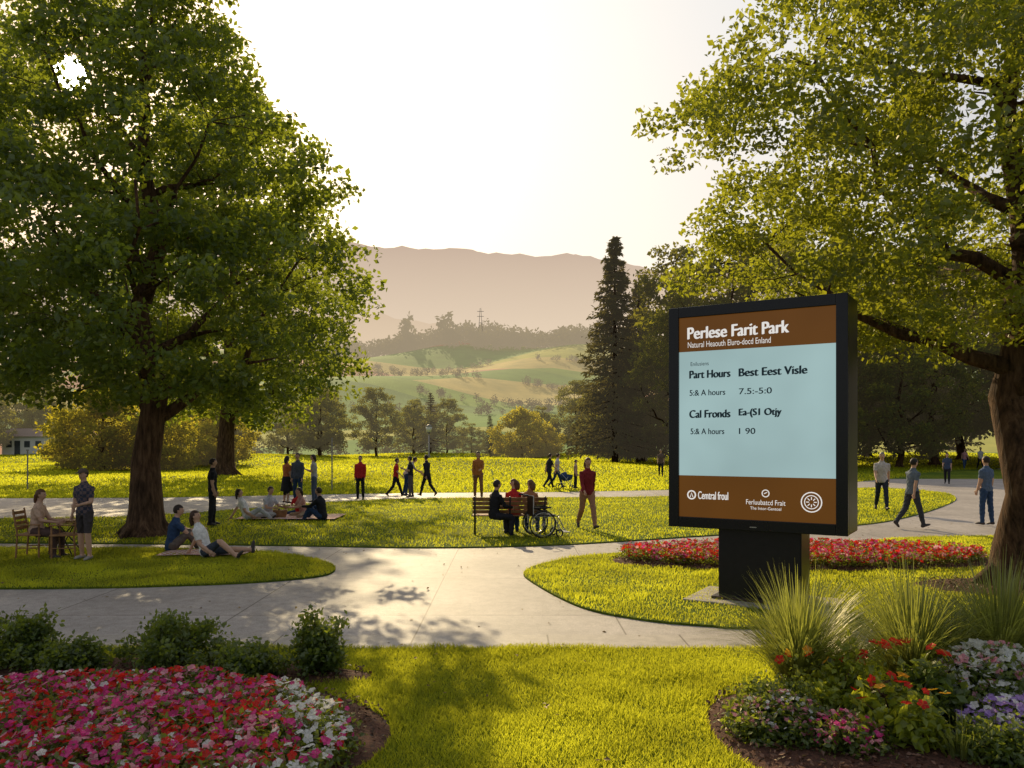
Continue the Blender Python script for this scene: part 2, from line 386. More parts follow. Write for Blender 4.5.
def sample(poly_test,x0,x1,y0,y1,n):
    x=rng.uniform(x0,x1,n);y=rng.uniform(y0,y1,n);k=poly_test(x,y);return x[k],y[k]
beds=lambda x,y: pip(x,y,BED_L)|pip(x,y,BED_R)|pip(x,y,BED_L2)
x,y=sample(lambda x,y:(~beds(x,y))&(np.abs(x)<y*.72+.5),-6.5,6.5,4.9,8.55,330000)
grass('foreground_grass',x,y,np.zeros(len(x)),.042,.006,M_grass,.9)
x,y=sample(lambda x,y:pip(x,y,PD)&~pip(x,y,BED_F)&~pip(x,y,RING)&(np.abs(x)<y*.72+.5),0,13,9.2,18.6,150000)
grass('lawn_blades',x,y,np.full(len(x),.025),.045,.010,M_grass,.8)
x,y=sample(lambda x,y:pip(x,y,PA)&(np.abs(x)<y*.72+.5),-13,-2.5,11.5,17,110000)
grass('lawn_blades',x,y,np.full(len(x),.025),.045,.011,M_grass,.8)
x,y=sample(lambda x,y:pip(x,y,PB)&(np.abs(x)<y*.72+.5),-23,20,16.3,39,210000)
grass('lawn_blades',x,y,np.full(len(x),.025),.05,.018,M_grassF,.8)
u=rng.random(200000)**1.6; y=31+u*100; x=rng.uniform(-1,1,len(y))*(y*.72+2)
k=~pip(x,y,pav); x=x[k];y=y[k]
V,F=blades(x,y,th(x,y)-.01,.05+.0011*y,.02+.0012*y,.8); obj('far_lawn_grass',np_mesh('far_lawn_grass',V,F,[M_grassF],rnd=np.clip(.4*rng.random(len(x))+.6*vnoise(x,y,.25),0,1)))

def crown_mesh(env,n_cl,lpc,ls,cr,mats,seed,trunk_r,fork,lean=(0,0),squash=.6,n_limb=12,gap=None,bark=None,sprd=.38):
    """returns trunk mesh, leaf mesh for a broadleaf tree in local coords"""
    g=np.random.default_rng(seed); ez=[e[0] for e in env]; er=[e[1] for e in env]; H=ez[-1]
    mb=MB(); top=H*.88
    npt=9; tp=[]
    for i in range(npt):
        t=i/(npt-1); w=trunk_r*.55*(t>.1); tp.append(np.array([lean[0]*t+g.normal()*w, lean[1]*t+g.normal()*w, top*t]))
    tr=[trunk_r*(1-.9*(i/(npt-1))**.8) for i in range(npt)]
    tp2=[tp[0]-np.array([0,0,.3]),tp[0],np.array([0,0,trunk_r*.55]),np.array([0,0,trunk_r*1.6])]+tp[1:]
    tr2=[trunk_r*1.75,trunk_r*1.6,trunk_r*1.18,trunk_r*1.0]+tr[1:]
    mb.tube(tp2,tr2,0,seg=14)
    for k in range(6):
        a=k*1.05+g.uniform(-.2,.2); d=np.array([math.cos(a),math.sin(a),0])
        mb.tube([d*trunk_r*.5+[0,0,trunk_r*1.3],d*trunk_r*1.15+[0,0,trunk_r*.45],d*trunk_r*2.1+[0,0,-.08]],[trunk_r*.3,trunk_r*.3,trunk_r*.12],0,seg=7)
    samples=[]
    for k in range(n_limb):
        t0=(k+.3)/n_limb; z0=fork*.8+ (top*.82-fork*.8)*t0**1.3
        a=k*2.4+g.uniform(-.3,.3); 
        f=z0/top; b=np.array([lean[0]*f,lean[1]*f,z0]); 
        r0=trunk_r*(1-.9*f**.9)*.55
        z1=min(z0+ (H*.22)*(1-.3*t0)+g.uniform(-.05,.05)*H, H*.96); rr=np.interp(z1,ez,er)*g.uniform(.68,.88)
        e=np.array([lean[0]*.6+rr*math.cos(a),lean[1]*.6+rr*math.sin(a),z1])
        pts=[];rad=[]
        perp=np.array([-math.sin(a),math.cos(a),0])*g.uniform(-.12,.12)*rr
        for i in range(8):
            t=i/7; p=b*(1-t)+e*t; p=p+np.array([0,0,1])*math.sin(t*math.pi)*(z1-z0)*-.12+perp*math.sin(t*math.pi)+g.normal(size=3)*.05*rr*(t*(1-t)*3)
            pts.append(p); rad.append(max(r0*(1-t)**.9,.012*H*.12+.008)); samples.append((p,rad[-1]))
        mb.tube(pts,rad,0,seg=7)
        for q in range(3):
            i=2+q*2-int(g.integers(0,2)); p=pts[i]; s=1 if q%2 else -1
            aa=a+s*g.uniform(.5,1.0); L=rr*g.uniform(.3,.5)
            e2=p+np.array([math.cos(aa)*L,math.sin(aa)*L,L*g.uniform(.0,.5)])
            pp=[p*(1-t)+e2*t+g.normal(size=3)*.02*L for t in (0,.33,.66,1)]
            rd=[rad[i]*.6,rad[i]*.45,rad[i]*.3,rad[i]*.15]
            mb.tube(pp,rd,0,seg=5); samples+= [(a_,b_) for a_,b_ in zip(pp[1:],rd[1:])]
    for t in tp[3:]: samples.append((t,trunk_r*.2))
    SP=np.array([s[0] for s in samples]); 
    zz=g.uniform(ez[0],H,n_cl*6); pr=np.interp(zz,ez,er); k=g.random(len(zz))<pr/max(er); zz=zz[k][:n_cl]; rr=np.interp(zz,ez,er); n=len(zz)
    az=g.uniform(0,2*np.pi,n)
    p1,p2,p3=g.uniform(0,6.28,3)
    lump=1+.10*np.sin(3*az+p1+zz*9/H)+.08*np.sin(5*az+p2-zz*14/H)+.08*np.sin(2*az+p3+zz*22/H)
    rad=rr*lump*g.random(n)**sprd
    Cc=np.stack([rad*np.cos(az)+lean[0]*zz/H,rad*np.sin(az)+lean[1]*zz/H,zz],1)
    for c in Cc[::2] if n>300 else Cc:
        d=np.linalg.norm(SP-c,axis=1); q=int(np.argmin(d)); p=SP[q]
        if d[q]<.15: continue
        mid=(p+c)/2+np.array([0,0,.12*d[q]]); r=min(samples[q][1]*.5,.012+.012*d[q])
        mb.tube([p,mid,c],[r,r*.7,r*.3],0,seg=4,cap=False)
    csz=cr*g.uniform(.6,1.3,n)
    cnt=np.maximum((lpc*(csz/cr)**1.6).astype(int),8)
    idx=np.repeat(np.arange(n),cnt); off=g.normal(size=(len(idx),3)); off=nrm(off)*(g.random((len(idx),1))**.45)
    off[:,2]*=squash; P=Cc[idx]+off*csz[idx][:,None]
    P[:,2]-= .18*cr*(off[:,0]**2+off[:,1]**2)
    if gap is not None:
        o_,d_,r_=gap; w=P-np.array(o_); d_=np.array(d_)/np.linalg.norm(d_); pr=w-(w@d_)[:,None]*d_; kk=np.linalg.norm(pr,axis=1)>r_*(1+.12*np.sin(np.arctan2(pr[:,2],pr[:,0])*5)+.3*g.normal(size=len(P))); P=P[kk]; idx=idx[kk]; off=off[kk]
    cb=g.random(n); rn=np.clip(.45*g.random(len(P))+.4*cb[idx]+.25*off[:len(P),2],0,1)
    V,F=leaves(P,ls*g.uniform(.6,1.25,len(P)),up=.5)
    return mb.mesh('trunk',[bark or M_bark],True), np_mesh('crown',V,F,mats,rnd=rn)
def place(name,loc,meshes,rz=0,sc=1):
    e=empty(name,loc,rz,sc); obj('trunk',meshes[0],e); obj('crown',meshes[1],e); return e

SD=np.array([-.5525,1,.459])
envL=[(3.1,2.4),(3.8,4.3),(4.7,5.1),(6.3,4.9),(8,4.2),(9.8,3.3),(12,2.2),(14,1.2),(15.5,.3)]
TL=(-8.55,18.7,.03)
gapo=(np.array([0,0,2.2])+SD*19.5)-np.array(TL)
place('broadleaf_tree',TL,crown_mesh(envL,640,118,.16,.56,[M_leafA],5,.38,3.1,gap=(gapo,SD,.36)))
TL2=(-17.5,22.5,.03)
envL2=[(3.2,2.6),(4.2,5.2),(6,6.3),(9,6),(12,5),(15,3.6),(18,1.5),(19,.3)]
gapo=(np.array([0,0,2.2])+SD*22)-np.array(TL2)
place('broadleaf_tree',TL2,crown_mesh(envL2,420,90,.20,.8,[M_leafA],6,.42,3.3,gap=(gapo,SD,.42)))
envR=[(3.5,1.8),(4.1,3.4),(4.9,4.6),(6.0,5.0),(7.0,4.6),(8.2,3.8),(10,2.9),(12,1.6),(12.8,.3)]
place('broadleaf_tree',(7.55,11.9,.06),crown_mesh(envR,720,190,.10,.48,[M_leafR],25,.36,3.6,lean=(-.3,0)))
envM=[(3.5,4),(6,8),(10,9.2),(15,8.2),(20,5.6),(24,3),(26,.5)]
place('broadleaf_tree',(-19,53,0),crown_mesh(envM,400,75,.40,1.5,[M_leafA],31,.6,4.5))
varsB=[]
for s,(mat) in enumerate([M_leafB,M_leafB,M_leafB,M_leafY]):
    env=[[(1.6,2),(3,4),(6,4.6),(9,3.6),(11.5,1.6),(12.3,.2)],[(1.2,2.5),(2.5,4.3),(5,4.9),(7.5,4.2),(9.5,2.4),(10.6,.3)],[(2,1.6),(4,3.2),(8,3.4),(12,2.4),(14.5,1),(15.2,.2)],[(.4,2.6),(1.4,3.5),(3,3.8),(4.6,3),(5.8,1.4),(6.3,.2)]][s]
    varsB.append(crown_mesh(env,170,90,.30,.80,[mat],50+s,.24,max(env[0][0],1),n_limb=8,sprd=.45))
def bt(v,x,y,sc=1,rz=None,name='broadleaf_tree'):
    z=float(th(x,y)); place(name,(x,y,z-.05),varsB[v],rz if rz is not None else random.uniform(0,6.28),sc)
for v,x,y,s in [(0,-74,112,.95),(1,-72,124,.85),(0,-60,126,.9),(1,-49,108,.85),(0,-44,122,1),(2,-38,110,.75),(1,-33,118,.85),(0,-27,112,.9),(1,-24,100,.85),(0,-20,118,.85),(1,-15.5,126,.8),(0,-11,135,.8),(2,-17,140,.7),(1,-7,138,.55),(0,-72,88,.8),(1,-40,80,.8),
    (1,4.5,122,.7),(0,9.5,118,.9),(1,13,108,.95),(0,-84,108,1.3),(2,-90,112,1.3),(0,-80,132,1.35),(1,-34,84,.7),(3,-51,92,.62),
    (2,16.5,82,1.55),(0,20,74,1.75),(1,15,92,1.25),(0,27,78,1.9),(1,25,66,1.3),(2,33,80,1.55),(0,38,72,1.7),(1,31,64,1.1),(0,45,80,1.8),(1,44,64,1.3),(2,51,70,1.5),(0,57,78,1.8),(1,54,60,1.3),(0,64,68,1.7),(2,70,80,1.6),(1,40,90,1.7),(0,66,90,2.0),(1,22,60,.8)]: bt(v,x,y,s)
for x,y,s in [(1.2,106,1.05),(4.6,110,.7),(-33.8,66,1.1),(-30,68,.9),(-28,76,.9)]: bt(3,x,y,s)

def spruce(H,Rb,n_t,seed):
    g=np.random.default_rng(seed); mb=MB(); mb.tube([(0,0,-.3),(0,0,H*.5),(0,0,H*.98)],[H*.016,H*.009,.03],0,seg=8)
    Ps=[];Ts=[]
    for k in range(n_t):
        t=k/n_t; z=H*(.07+.93*t**.95); r=Rb*(1-t)**.85*g.uniform(.7,1.1)+.15; nb=int(9+7*(1-t))
        for q in range(nb):
            a=g.uniform(0,6.28); rr=r*g.uniform(.65,1.12); m=int(14+34*rr/Rb)
            s=g.random(m)**.7; x=np.cos(a)*rr*s; y=np.sin(a)*rr*s; zz=z-.28*rr*s+.13*rr*s**3
            w=.22*rr*(1-s*.5); o=g.normal(size=(m,3))*np.stack([w,w,w*.35],1)*.6
            P=np.stack([x,y,zz],1)+o; Ps.append(P); Ts.append(np.tile([math.cos(a),math.sin(a),-.55],(m,1)))
            if q%3==0: mb.tube([(0,0,z),(np.cos(a)*rr*.9,np.sin(a)*rr*.9,z-.2*rr)],[.05,.015],0,seg=4,cap=False)
    P=np.concatenate(Ps);T=np.concatenate(Ts); V,F=leaves(P,H*.022*g.uniform(.6,1.3,len(P)),up=.8,wid=.2,tdir=T)
    return mb.mesh('trunk',[M_bark],True),np_mesh('crown',V,F,[M_needle],rnd=np.clip(g.random(len(P)),0,1))
S1=spruce(24,5.3,44,1); S2=spruce(10,2.4,26,2)
for x,y,s in [(10.8,84,1.0),(14.2,90,.85)]: place('spruce_tree',(x,y,float(th(x,y))),S1,random.uniform(0,6),s)
for x,y,s in [(-3.2,116,.62),(-13,128,1.0),(36,88,1.9),(47,90,2),(-1.9,118,.5)]: place('spruce_tree',(x,y,float(th(x,y))),S2,random.uniform(0,6),s)

def mass(name,pts,h,seed,conif=False):
    g=np.random.default_rng(seed); P=[];S=[];rn=[]
    for x,y in pts:
        z=float(th(x,y)); hh=h*g.uniform(.6,1.25); m=70
        o=nrm(g.normal(size=(m,3)))*g.random((m,1))**.4
        if conif:
            zz=g.random(m)**1.3; rr=hh*.2*(1-zz); an=g.uniform(0,6.28,m); q=np.stack([x+rr*np.cos(an),y+rr*np.sin(an),z+zz*hh],1)
        else: q=np.array([x,y,z+hh*.5])+o*np.array([hh*.48,hh*.48,hh*.52])
        P.append(q); S.append(np.full(m,hh*.2)); rn.append(np.full(m,g.random()*.5)+g.random(m)*.5)
    P=np.concatenate(P); V,F=leaves(P,np.concatenate(S),up=.3); obj(name,np_mesh(name,V,F,[M_far],rnd=np.concatenate(rn)))
g=np.random.default_rng(4); pts=[]
for (x0,y0,x1,y1,n,jit) in [(-140,960,110,985,120,16),(-80,930,90,950,60,9),(-220,1000,-60,1010,40,15),(40,900,180,960,70,18),(-250,900,-120,960,50,18),(100,1000,400,990,80,18)]:
    for k in range(n):
        t=g.random(); pts.append((x0+(x1-x0)*t+g.normal()*jit*.4,y0+(y1-y0)*t+g.normal()*jit))
mass('distant_treeline',pts,20,1)
pts=[]
for (x0,y0,x1,y1,n,jit) in [(-130,420,-40,440,34,3),(-60,520,60,545,40,2.5),(-150,600,-20,640,34,3),(10,640,120,610,40,3),(-20,440,60,470,26,3),(20,760,160,740,40,3),(-140,760,-20,800,30,4),(-100,260,90,270,40,8)]:
    for k in range(n):
        t=g.random(); pts.append((x0+(x1-x0)*t,y0+(y1-y0)*t+g.normal()*jit))
mass('distant_hedgerow',pts,5.5,2)
mass('distant_conifers',[(-140,965),(-133,968),(-128,960),(-125,970),(-86,960),(-81,965),(-76,955)],36,3,True)

mb=MB(); 
for sx in(-1,1):
    for sy in(-1,1): mb.tube([(sx*3,sy*3,0),(sx*.5,sy*.5,42)],[.3,.2],0,seg=4)
for z in (12,24,32,38): mb.box((0,0,z),(8 if z>30 else 4,.5,.5),0)
e=empty('transmission_tower',(-38,965,float(th(-38,965)))); obj('lattice',mb.mesh('lattice',[M_pole]),e)

# ------------------------------------------------------------------ shrubs, flowers
def shrub(name,x,y,w,h,seed,z=.04,mat=None,ls=.05,n=90,lp=60):
    g=np.random.default_rng(seed); mb=MB(); C=[]
    for k in range(n):
        d=nrm(g.normal(size=(1,3)))[0]; d[2]=abs(d[2]); r=g.random()**.35*(1.0+.18*g.normal())
        c=np.array([d[0]*w/2*r,d[1]*w/2*r,.06+d[2]*h*.85*r]); C.append(c)
        if k%2==0: mb.tube([(0,0,0),(c[0]*.4,c[1]*.4,c[2]*.6),tuple(c)],[.01,.007,.003],0,seg=4)
    C=np.array(C); idx=np.repeat(np.arange(n),lp); off=g.normal(size=(len(idx),3))*.045; P=C[idx]+off
    P[:,2]=np.maximum(P[:,2],.01)
    V,F=leaves(P,ls*g.uniform(.6,1.2,len(P)),up=.6); rn=np.clip(.5*g.random(len(P))+.5*g.random(n)[idx],0,1)
    e=empty(name,(x,y,z)); obj('stems',mb.mesh('stems',[M_bark]),e); obj('foliage',np_mesh('foliage',V,F,[mat or M_shrub],rnd=rn),e)
for i,(x,y,w,h) in enumerate([(-4.7,7.75,.6,.48),(-4.1,7.45,.5,.26),(-3.25,7.75,.95,.50),(-2.45,7.35,.55,.24),(-1.82,7.55,.44,.47)]): shrub('shrub',x,y,w,h,70+i,n=75,lp=56,ls=.055)

def flowers(name,xy,z,col,size,nleaf=4,leafm=None,lsz=1.0):
    n=len(xy); mats=[P_red,P_mag,P_pink,P_white,P_purple,P_yel,leafm or M_plant]
    c=np.column_stack([xy,z]); up=rng.normal(size=(n,3))*.45; up[:,2]+=1; up[:,1]-=.25; up=nrm(up)
    t=nrm(np.cross(up,rng.normal(size=(n,3)))); b=np.cross(up,t); Vs=[];cc=[];rn=[]
    sz=size*rng.uniform(.7,1.3,n)
    for k in range(5):
        a=k*2*np.pi/5; d=t*math.cos(a)+b*math.sin(a); e=-t*math.sin(a)+b*math.cos(a); s=sz[:,None]
        q=np.stack([c,c+d*s*.65-e*s*.42+up*s*.22,c+d*s+up*s*.15,c+d*s*.65+e*s*.42+up*s*.22],1); Vs.append(q); cc.append(col); rn.append(rng.random(n))
    V=np.concatenate(Vs).reshape(-1,3); cc=np.concatenate(cc)
    m=n*nleaf; i=rng.integers(0,n,m); P=c[i]+rng.normal(size=(m,3))*[.05,.05,.0]; P[:,2]-=rng.uniform(-.005,.16,m)
    V2,F2=leaves(P,rng.uniform(.03,.06,m)*lsz,up=.8)
    F=np.arange(len(V)+len(V2)).reshape(-1,4)
    return obj(name,np_mesh(name,np.concatenate([V,V2]),F,mats,midx=np.concatenate([cc,np.full(m,6)]),rnd=np.concatenate([np.concatenate(rn),rng.random(m)])))
n=5200; t=rng.uniform(0,2*np.pi,n); r=np.sqrt(rng.random(n)); x=-3.15+2.02*r*np.cos(t); y=5.5+1.5*r*np.sin(t)
edge=r+.08*np.sin(5*t); q=vnoise(x,y,4.0)+rng.normal(size=n)*.25
col=np.where(q<.26,0,np.where(q<.52,1,np.where(q<.72,2,np.where(q<.88,0,1))))
whitep=((edge>.82)&(np.cos(t)>-.5)&(np.sin(t)<.75))|(rng.random(n)<.10); col=np.where(whitep&(rng.random(n)<.82),3,col)
flowers('flower_bed',np.stack([x,y],1),.14+.10*rng.random(n)+.06*vnoise(x,y,6)-.1*np.clip(r-.85,0,1)*3,col,.030,nleaf=9)
n=4200; t=rng.uniform(0,2*np.pi,n); r=np.sqrt(rng.random(n)); x=5.35+3.35*r*np.cos(t); y=14.75+1.2*r*np.sin(t)
col=np.where(rng.random(n)<.58,0,np.where(rng.random(n)<.6,2,1)); flowers('flower_bed',np.stack([x,y],1),.14+.16*rng.random(n),col,.038,nleaf=8)
def patch(name,cx,cy,rx,ry,n,cols,z0,zr,size,nleaf=5,leafm=None,lsz=1.):
    t=rng.uniform(0,2*np.pi,n); r=np.sqrt(rng.random(n)); x=cx+rx*r*np.cos(t); y=cy+ry*r*np.sin(t)
    flowers(name,np.stack([x,y],1),z0+zr*(1-r*r)*.8+rng.random(n)*.07,np.array(cols)[rng.integers(0,len(cols),n)],size,nleaf=nleaf,leafm=leafm,lsz=lsz)
patch('flowering_plant',2.0,5.95,.36,.34,420,[2,2,3],.12,.20,.018,14)
patch('flowering_plant',2.35,5.65,.30,.25,170,[2,1],.10,.16,.022,12)
patch('flowering_plant',3.75,6.25,.50,.4,560,[3,3,3,3,2],.30,.34,.034,9)
patch('flowering_plant',3.65,5.70,.45,.32,520,[4,4,3],.18,.16,.030,8)
patch('flowering_plant',3.0,6.3,.45,.22,12,[0],.5,.14,.05,6)
patch('flowering_plant',2.75,5.7,.33,.25,14,[5,0],.36,.12,.042,6)
patch('flowering_plant',2.3,6.3,.3,.2,8,[0,5],.42,.12,.04,6)
shrub('lime_shrub',2.5,6.2,.62,.46,91,mat=M_lime,ls=.065,n=60,lp=30)
shrub('leafy_plant',2.75,5.75,.58,.40,92,mat=M_lime,ls=.09,n=50,lp=20)
shrub('leafy_plant',3.12,6.0,.5,.46,93,mat=M_plant,ls=.09,n=60,lp=24)
shrub('leafy_plant',2.0,6.1,.52,.28,94,mat=M_plant,ls=.045,n=90,lp=50)
shrub('leafy_plant',3.75,6.1,.9,.42,95,mat=M_plant,ls=.06,n=90,lp=40)
shrub('leafy_plant',3.3,5.4,.5,.2,96,mat=M_plant,ls=.05,n=70,lp=40)
def orn(name,x,y,H,spread,n,seed):
    g=np.random.default_rng(seed); K=7; a=g.uniform(0,2*np.pi,n); L=H*g.uniform(.5,1.15,n); out=spread*g.uniform(.05,1,n)*L; r0=g.random(n)*.14
    w=.0062*g.uniform(.6,1.3,n); V=np.zeros((n,K+1,2,3))
    for k in range(K+1):
        t=k/K; rad=r0+out*t**1.5; z=L*(t-.55*(out/L)*t**2.6); px=np.cos(a)*rad; py=np.sin(a)*rad; ww=w*(1-t**2*.9)
        V[:,k,0]=np.stack([px-np.sin(a)*ww,py+np.cos(a)*ww,z],1); V[:,k,1]=np.stack([px+np.sin(a)*ww,py-np.cos(a)*ww,z],1)
    base=np.arange(n)[:,None]*(2*(K+1)); k=np.arange(K)[None,:]*2
    F=np.stack([base+k,base+k+1,base+k+3,base+k+2],-1).reshape(-1,4)
    o=obj(name,np_mesh(name,V.reshape(-1,3),F,[M_orn],rnd=np.repeat(g.random(n),K))); o.location=(x,y,.05)
for i,(x,y,H,s) in enumerate([(2.42,6.75,1.10,.9),(3.38,6.75,1.12,.9),(4.25,6.95,1.18,.9),(2.9,7.1,.7,.8),(3.85,7.0,.8,.8)]): orn('ornamental_grass',x,y,H,s,1300 if i<3 else 600,i+5)
orn('leafy_grass',3.05,5.45,.3,1.0,120,44)

# ------------------------------------------------------------------ digital sign
def emis(name,col,s,rough=.3):
    m,nt,out=new_mat(name); b=N(nt,'ShaderNodeBsdfPrincipled'); b.inputs['Base Color'].default_value=(*[c*.1 for c in col],1); b.inputs['Roughness'].default_value=rough
    b.inputs['Specular IOR Level'].default_value=.25
    tc=N(nt,'ShaderNodeTexCoord').outputs['Object']; c=ramp(nt,noise(nt,.8,2,tc),[(.3,tuple(x*.85 for x in col)),(.7,tuple(x*1.05 for x in col))])
    nt.links.new(c,b.inputs['Emission Color']); b.inputs['Emission Strength'].default_value=s; nt.links.new(b.outputs[0],out.inputs[0]); return m
M_scr=emis('screen_pale_blue',(.38,.54,.54),.85); M_hdr=emis('screen_brown',(.15,.058,.010),.72); M_tw=emis('screen_white',(.85,.82,.78),.9); M_tk=emis('screen_ink',(.012,.03,.04),.5)
M_blk=basic('sign_black',(.010,.010,.011),.35,.2,var=.2); M_bez=basic('sign_bezel',(.012,.012,.013),.25,.1,var=.1)
M_side=basic('sign_side',(.05,.032,.02),.4,.3,var=.2)
S=empty('digital_sign',(3.22,10.66,.035),R(-32))
W=2.36; z0,z1=.98,4.04
mb=MB(); mb.box((0,.37,(z0+z1)/2),(W,.70,z1-z0),0); o=bevel(obj('cabinet',mb.mesh('cabinet',[M_blk]),S),.025,3)
mb=MB(); t=.145
mb.box((-W/2+t/2,0,(z0+z1)/2),(t,.06,z1-z0),0); mb.box((W/2-t/2,0,(z0+z1)/2),(t,.06,z1-z0),0)
mb.box((0,0,z1-t/2),(W-2*t,.06,t),0); mb.box((0,0,z0+t/2),(W-2*t,.06,t),0); bevel(obj('bezel',mb.mesh('bezel',[M_bez]),S),.008)
def panel(nm,x0,x1,za,zb,y,mat):
    mb=MB(); mb.box(((x0+x1)/2,y,(za+zb)/2),(x1-x0,.01,zb-za),0); obj(nm,mb.mesh(nm,[mat]),S)
xs0,xs1=-W/2+t,W/2-t
panel('screen_header',xs0,xs1,3.42,z1-t,.012,M_hdr); panel('screen_body',xs0,xs1,1.70,3.42,.012,M_scr); panel('screen_footer',xs0,xs1,z0+t,1.70,.012,M_hdr)
def text(s,p0,p1,py,hp,mat,bold=0):
    cu=bpy.data.curves.new('t','FONT'); cu.body=s; cu.extrude=0; cu.offset=0; cu.size=1
    to=bpy.data.objects.new('t',cu); COL.objects.link(to); bpy.context.view_layer.update()
    me=bpy.data.meshes.new_from_object(to.evaluated_get(bpy.context.evaluated_depsgraph_get())); bpy.data.objects.remove(to)
    co=np.array([v.co[:] for v in me.vertices]); mn=co.min(0);mxx=co.max(0)
    xa=-W/2+(p0-668)/175*W; xb=-W/2+(p1-668)/175*W; zc=2.2-(py-442)*.01335-.035; h=hp*.0134
    for v in me.vertices:
        a=(v.co.x-mn[0])/(mxx[0]-mn[0]); b=(v.co.y-mn[1])/(mxx[1]-mn[1])
        v.co=(xa+a*(xb-xa),0.003,zc+(b-.5)*h)
    me.materials.clear(); me.materials.append(mat); me.name='lettering'; o=obj('lettering',me,S)
    if bold:   # heavier weight: strokes doubled a few mm to the side and in front
        for q,dx in enumerate((bold,-bold)):
            m2=me.copy(); m2.transform(Matrix.Translation((dx,-.0006*(q+1),dx*.3))); obj('lettering',m2,S)
text('Perlese Farit Park',688,789,329,12,M_tw,.008); text('Natural Heaouth Eluro-docd Enland',688,772,341,6,M_tw)
text('Enilusiens',691,710,361,4,M_tk); text('Part Hours',690,732,372,8,M_tk,.007); text('Best Eest Visle',741,806,372,8,M_tk,.007)
text('5:& A hours',690,727,391,6,M_tk,.002); text('7.5:-5:0',741,773,391,6,M_tk,.002); text('Cal Fronds',690,732,413,8,M_tk,.007); text('Ea-(S1 Otjy',741,782,413,9,M_tk,.007)
text('5:& A hours',691,726,431,6,M_tk,.002); text('1 90',741,757,431,6,M_tk,.002)
text('Cemtral froul',699,730,497,8,M_tw,.002); text('Ferluubatcd Frait',748,786,502,5,M_tw); text('The Intor-Gentoal',752,782,508,3,M_tw)
mb=MB()
def ring(px,py,r,w): mb.torus((-W/2+(px-668)/175*W,0.004,2.2-(py-442)*.01335-.035),r,w,0,'y',24,5)
ring(692,497,.055,.01); ring(767,493,.045,.007); ring(810,500,.125,.008); ring(810,500,.085,.006)
for k in range(8):
    a=k*math.pi/4; cx=-W/2+(810-668)/175*W; mb.tube([(cx+.03*math.cos(a),.003,1.391+.03*math.sin(a)),(cx+.065*math.cos(a),.003,1.391+.065*math.sin(a))],.006,0,5)
mb.tube([(-W/2+(692-668)/175*W-.02,.003,1.40),(-W/2+(692-668)/175*W,.003,1.46),(-W/2+(692-668)/175*W+.02,.003,1.40)],.006,0,5)
mb.tube([(-W/2+(767-668)/175*W-.02,.003,1.48),(-W/2+(767-668)/175*W+.02,.003,1.50)],.006,0,5)
obj('logo',mb.mesh('logo',[M_tw]),S)
mb=MB(); mb.box((0,0.-.031,z0+.05),(.09,.002,.012),0); obj('maker_plate',mb.mesh('maker_plate',[M_steel]),S)
mb=MB(); mb.box((.04,.36,.5),(1.10,.52,.98),0); bevel(obj('pedestal',mb.mesh('pedestal',[M_blk]),S),.015)
mb=MB(); mb.box((.04,.36,.03),(1.26,.68,.05),0); bevel(obj('base_plate',mb.mesh('base_plate',[M_side]),S),.008)
mb=MB(); mb.box((.04,.36,-.005),(1.9,1.15,.05),0); bevel(obj('concrete_pad',mb.mesh('concrete_pad',[M_kerb]),S),.01)

# ------------------------------------------------------------------ people
_mc={}
def cmat(col,rough=.85,kind='cloth'):
    k=(tuple(col),kind)
    if k not in _mc: _mc[k]=basic(kind,col,rough,var=.22 if kind=='cloth' else .08,scale=20,spec=.2 if kind=='cloth' else .4,bump=.25 if kind=='cloth' else 0)
    return _mc[k]
def plaid(c1,c2):
    m,nt,out=new_mat('plaid_cloth'); tc=N(nt,'ShaderNodeTexCoord').outputs['Object']; b=N(nt,'ShaderNodeBsdfPrincipled'); b.inputs['Roughness'].default_value=.9
    br=N(nt,'ShaderNodeTexChecker'); br.inputs['Scale'].default_value=16; br.inputs[1].default_value=(*c1,1); br.inputs[2].default_value=(*c2,1); nt.links.new(tc,br.inputs[0]); nt.links.new(br.outputs[0],b.inputs['Base Color']); nt.links.new(b.outputs[0],out.inputs[0]); return m
M_plaid=plaid((.03,.035,.06),(.13,.09,.09)); M_eye=basic('eye',(.015,.012,.01),.2); M_lip=basic('lip',(.35,.1,.08),.5)
SK=(.56,.33,.22); SKd=(.22,.11,.065)
POSES={
 'stand':dict(lean=0,L=(3,4,4),Rr=(-3,3,4),aL=(4,6,14),aR=(-2,6,18)),
 'relax':dict(lean=2,L=(8,14,5),Rr=(-4,2,5),aL=(10,8,70),aR=(2,8,12)),
 'phone':dict(lean=2,L=(4,6,4),Rr=(-4,2,4),aL=(18,4,95),aR=(22,4,90)),
 'walk':dict(lean=4,L=(22,6,1),Rr=(-14,26,1),aL=(-20,6,14),aR=(20,6,28)),
 'walk2':dict(lean=4,L=(-16,24,1),Rr=(20,5,1),aL=(22,6,24),aR=(-22,6,12)),
 'bend':dict(lean=32,L=(8,14,4),Rr=(-8,6,4),aL=(45,5,20),aR=(35,5,25)),
 'chair':dict(lean=6,L=(84,84,6),Rr=(86,90,6),aL=(28,5,55),aR=(30,5,50),pz=.53),
 'knees':dict(lean=10,L=(128,98,8),Rr=(132,92,10),aL=(55,5,35),aR=(50,5,30),pz=.13),
 'legsout':dict(lean=-20,L=(97,6,4),Rr=(125,75,8),aL=(-38,10,8),aR=(20,6,35),pz=.13),
 'cross':dict(lean=10,L=(84,118,52),Rr=(84,120,50),aL=(35,12,55),aR=(30,12,60),pz=.13),
}
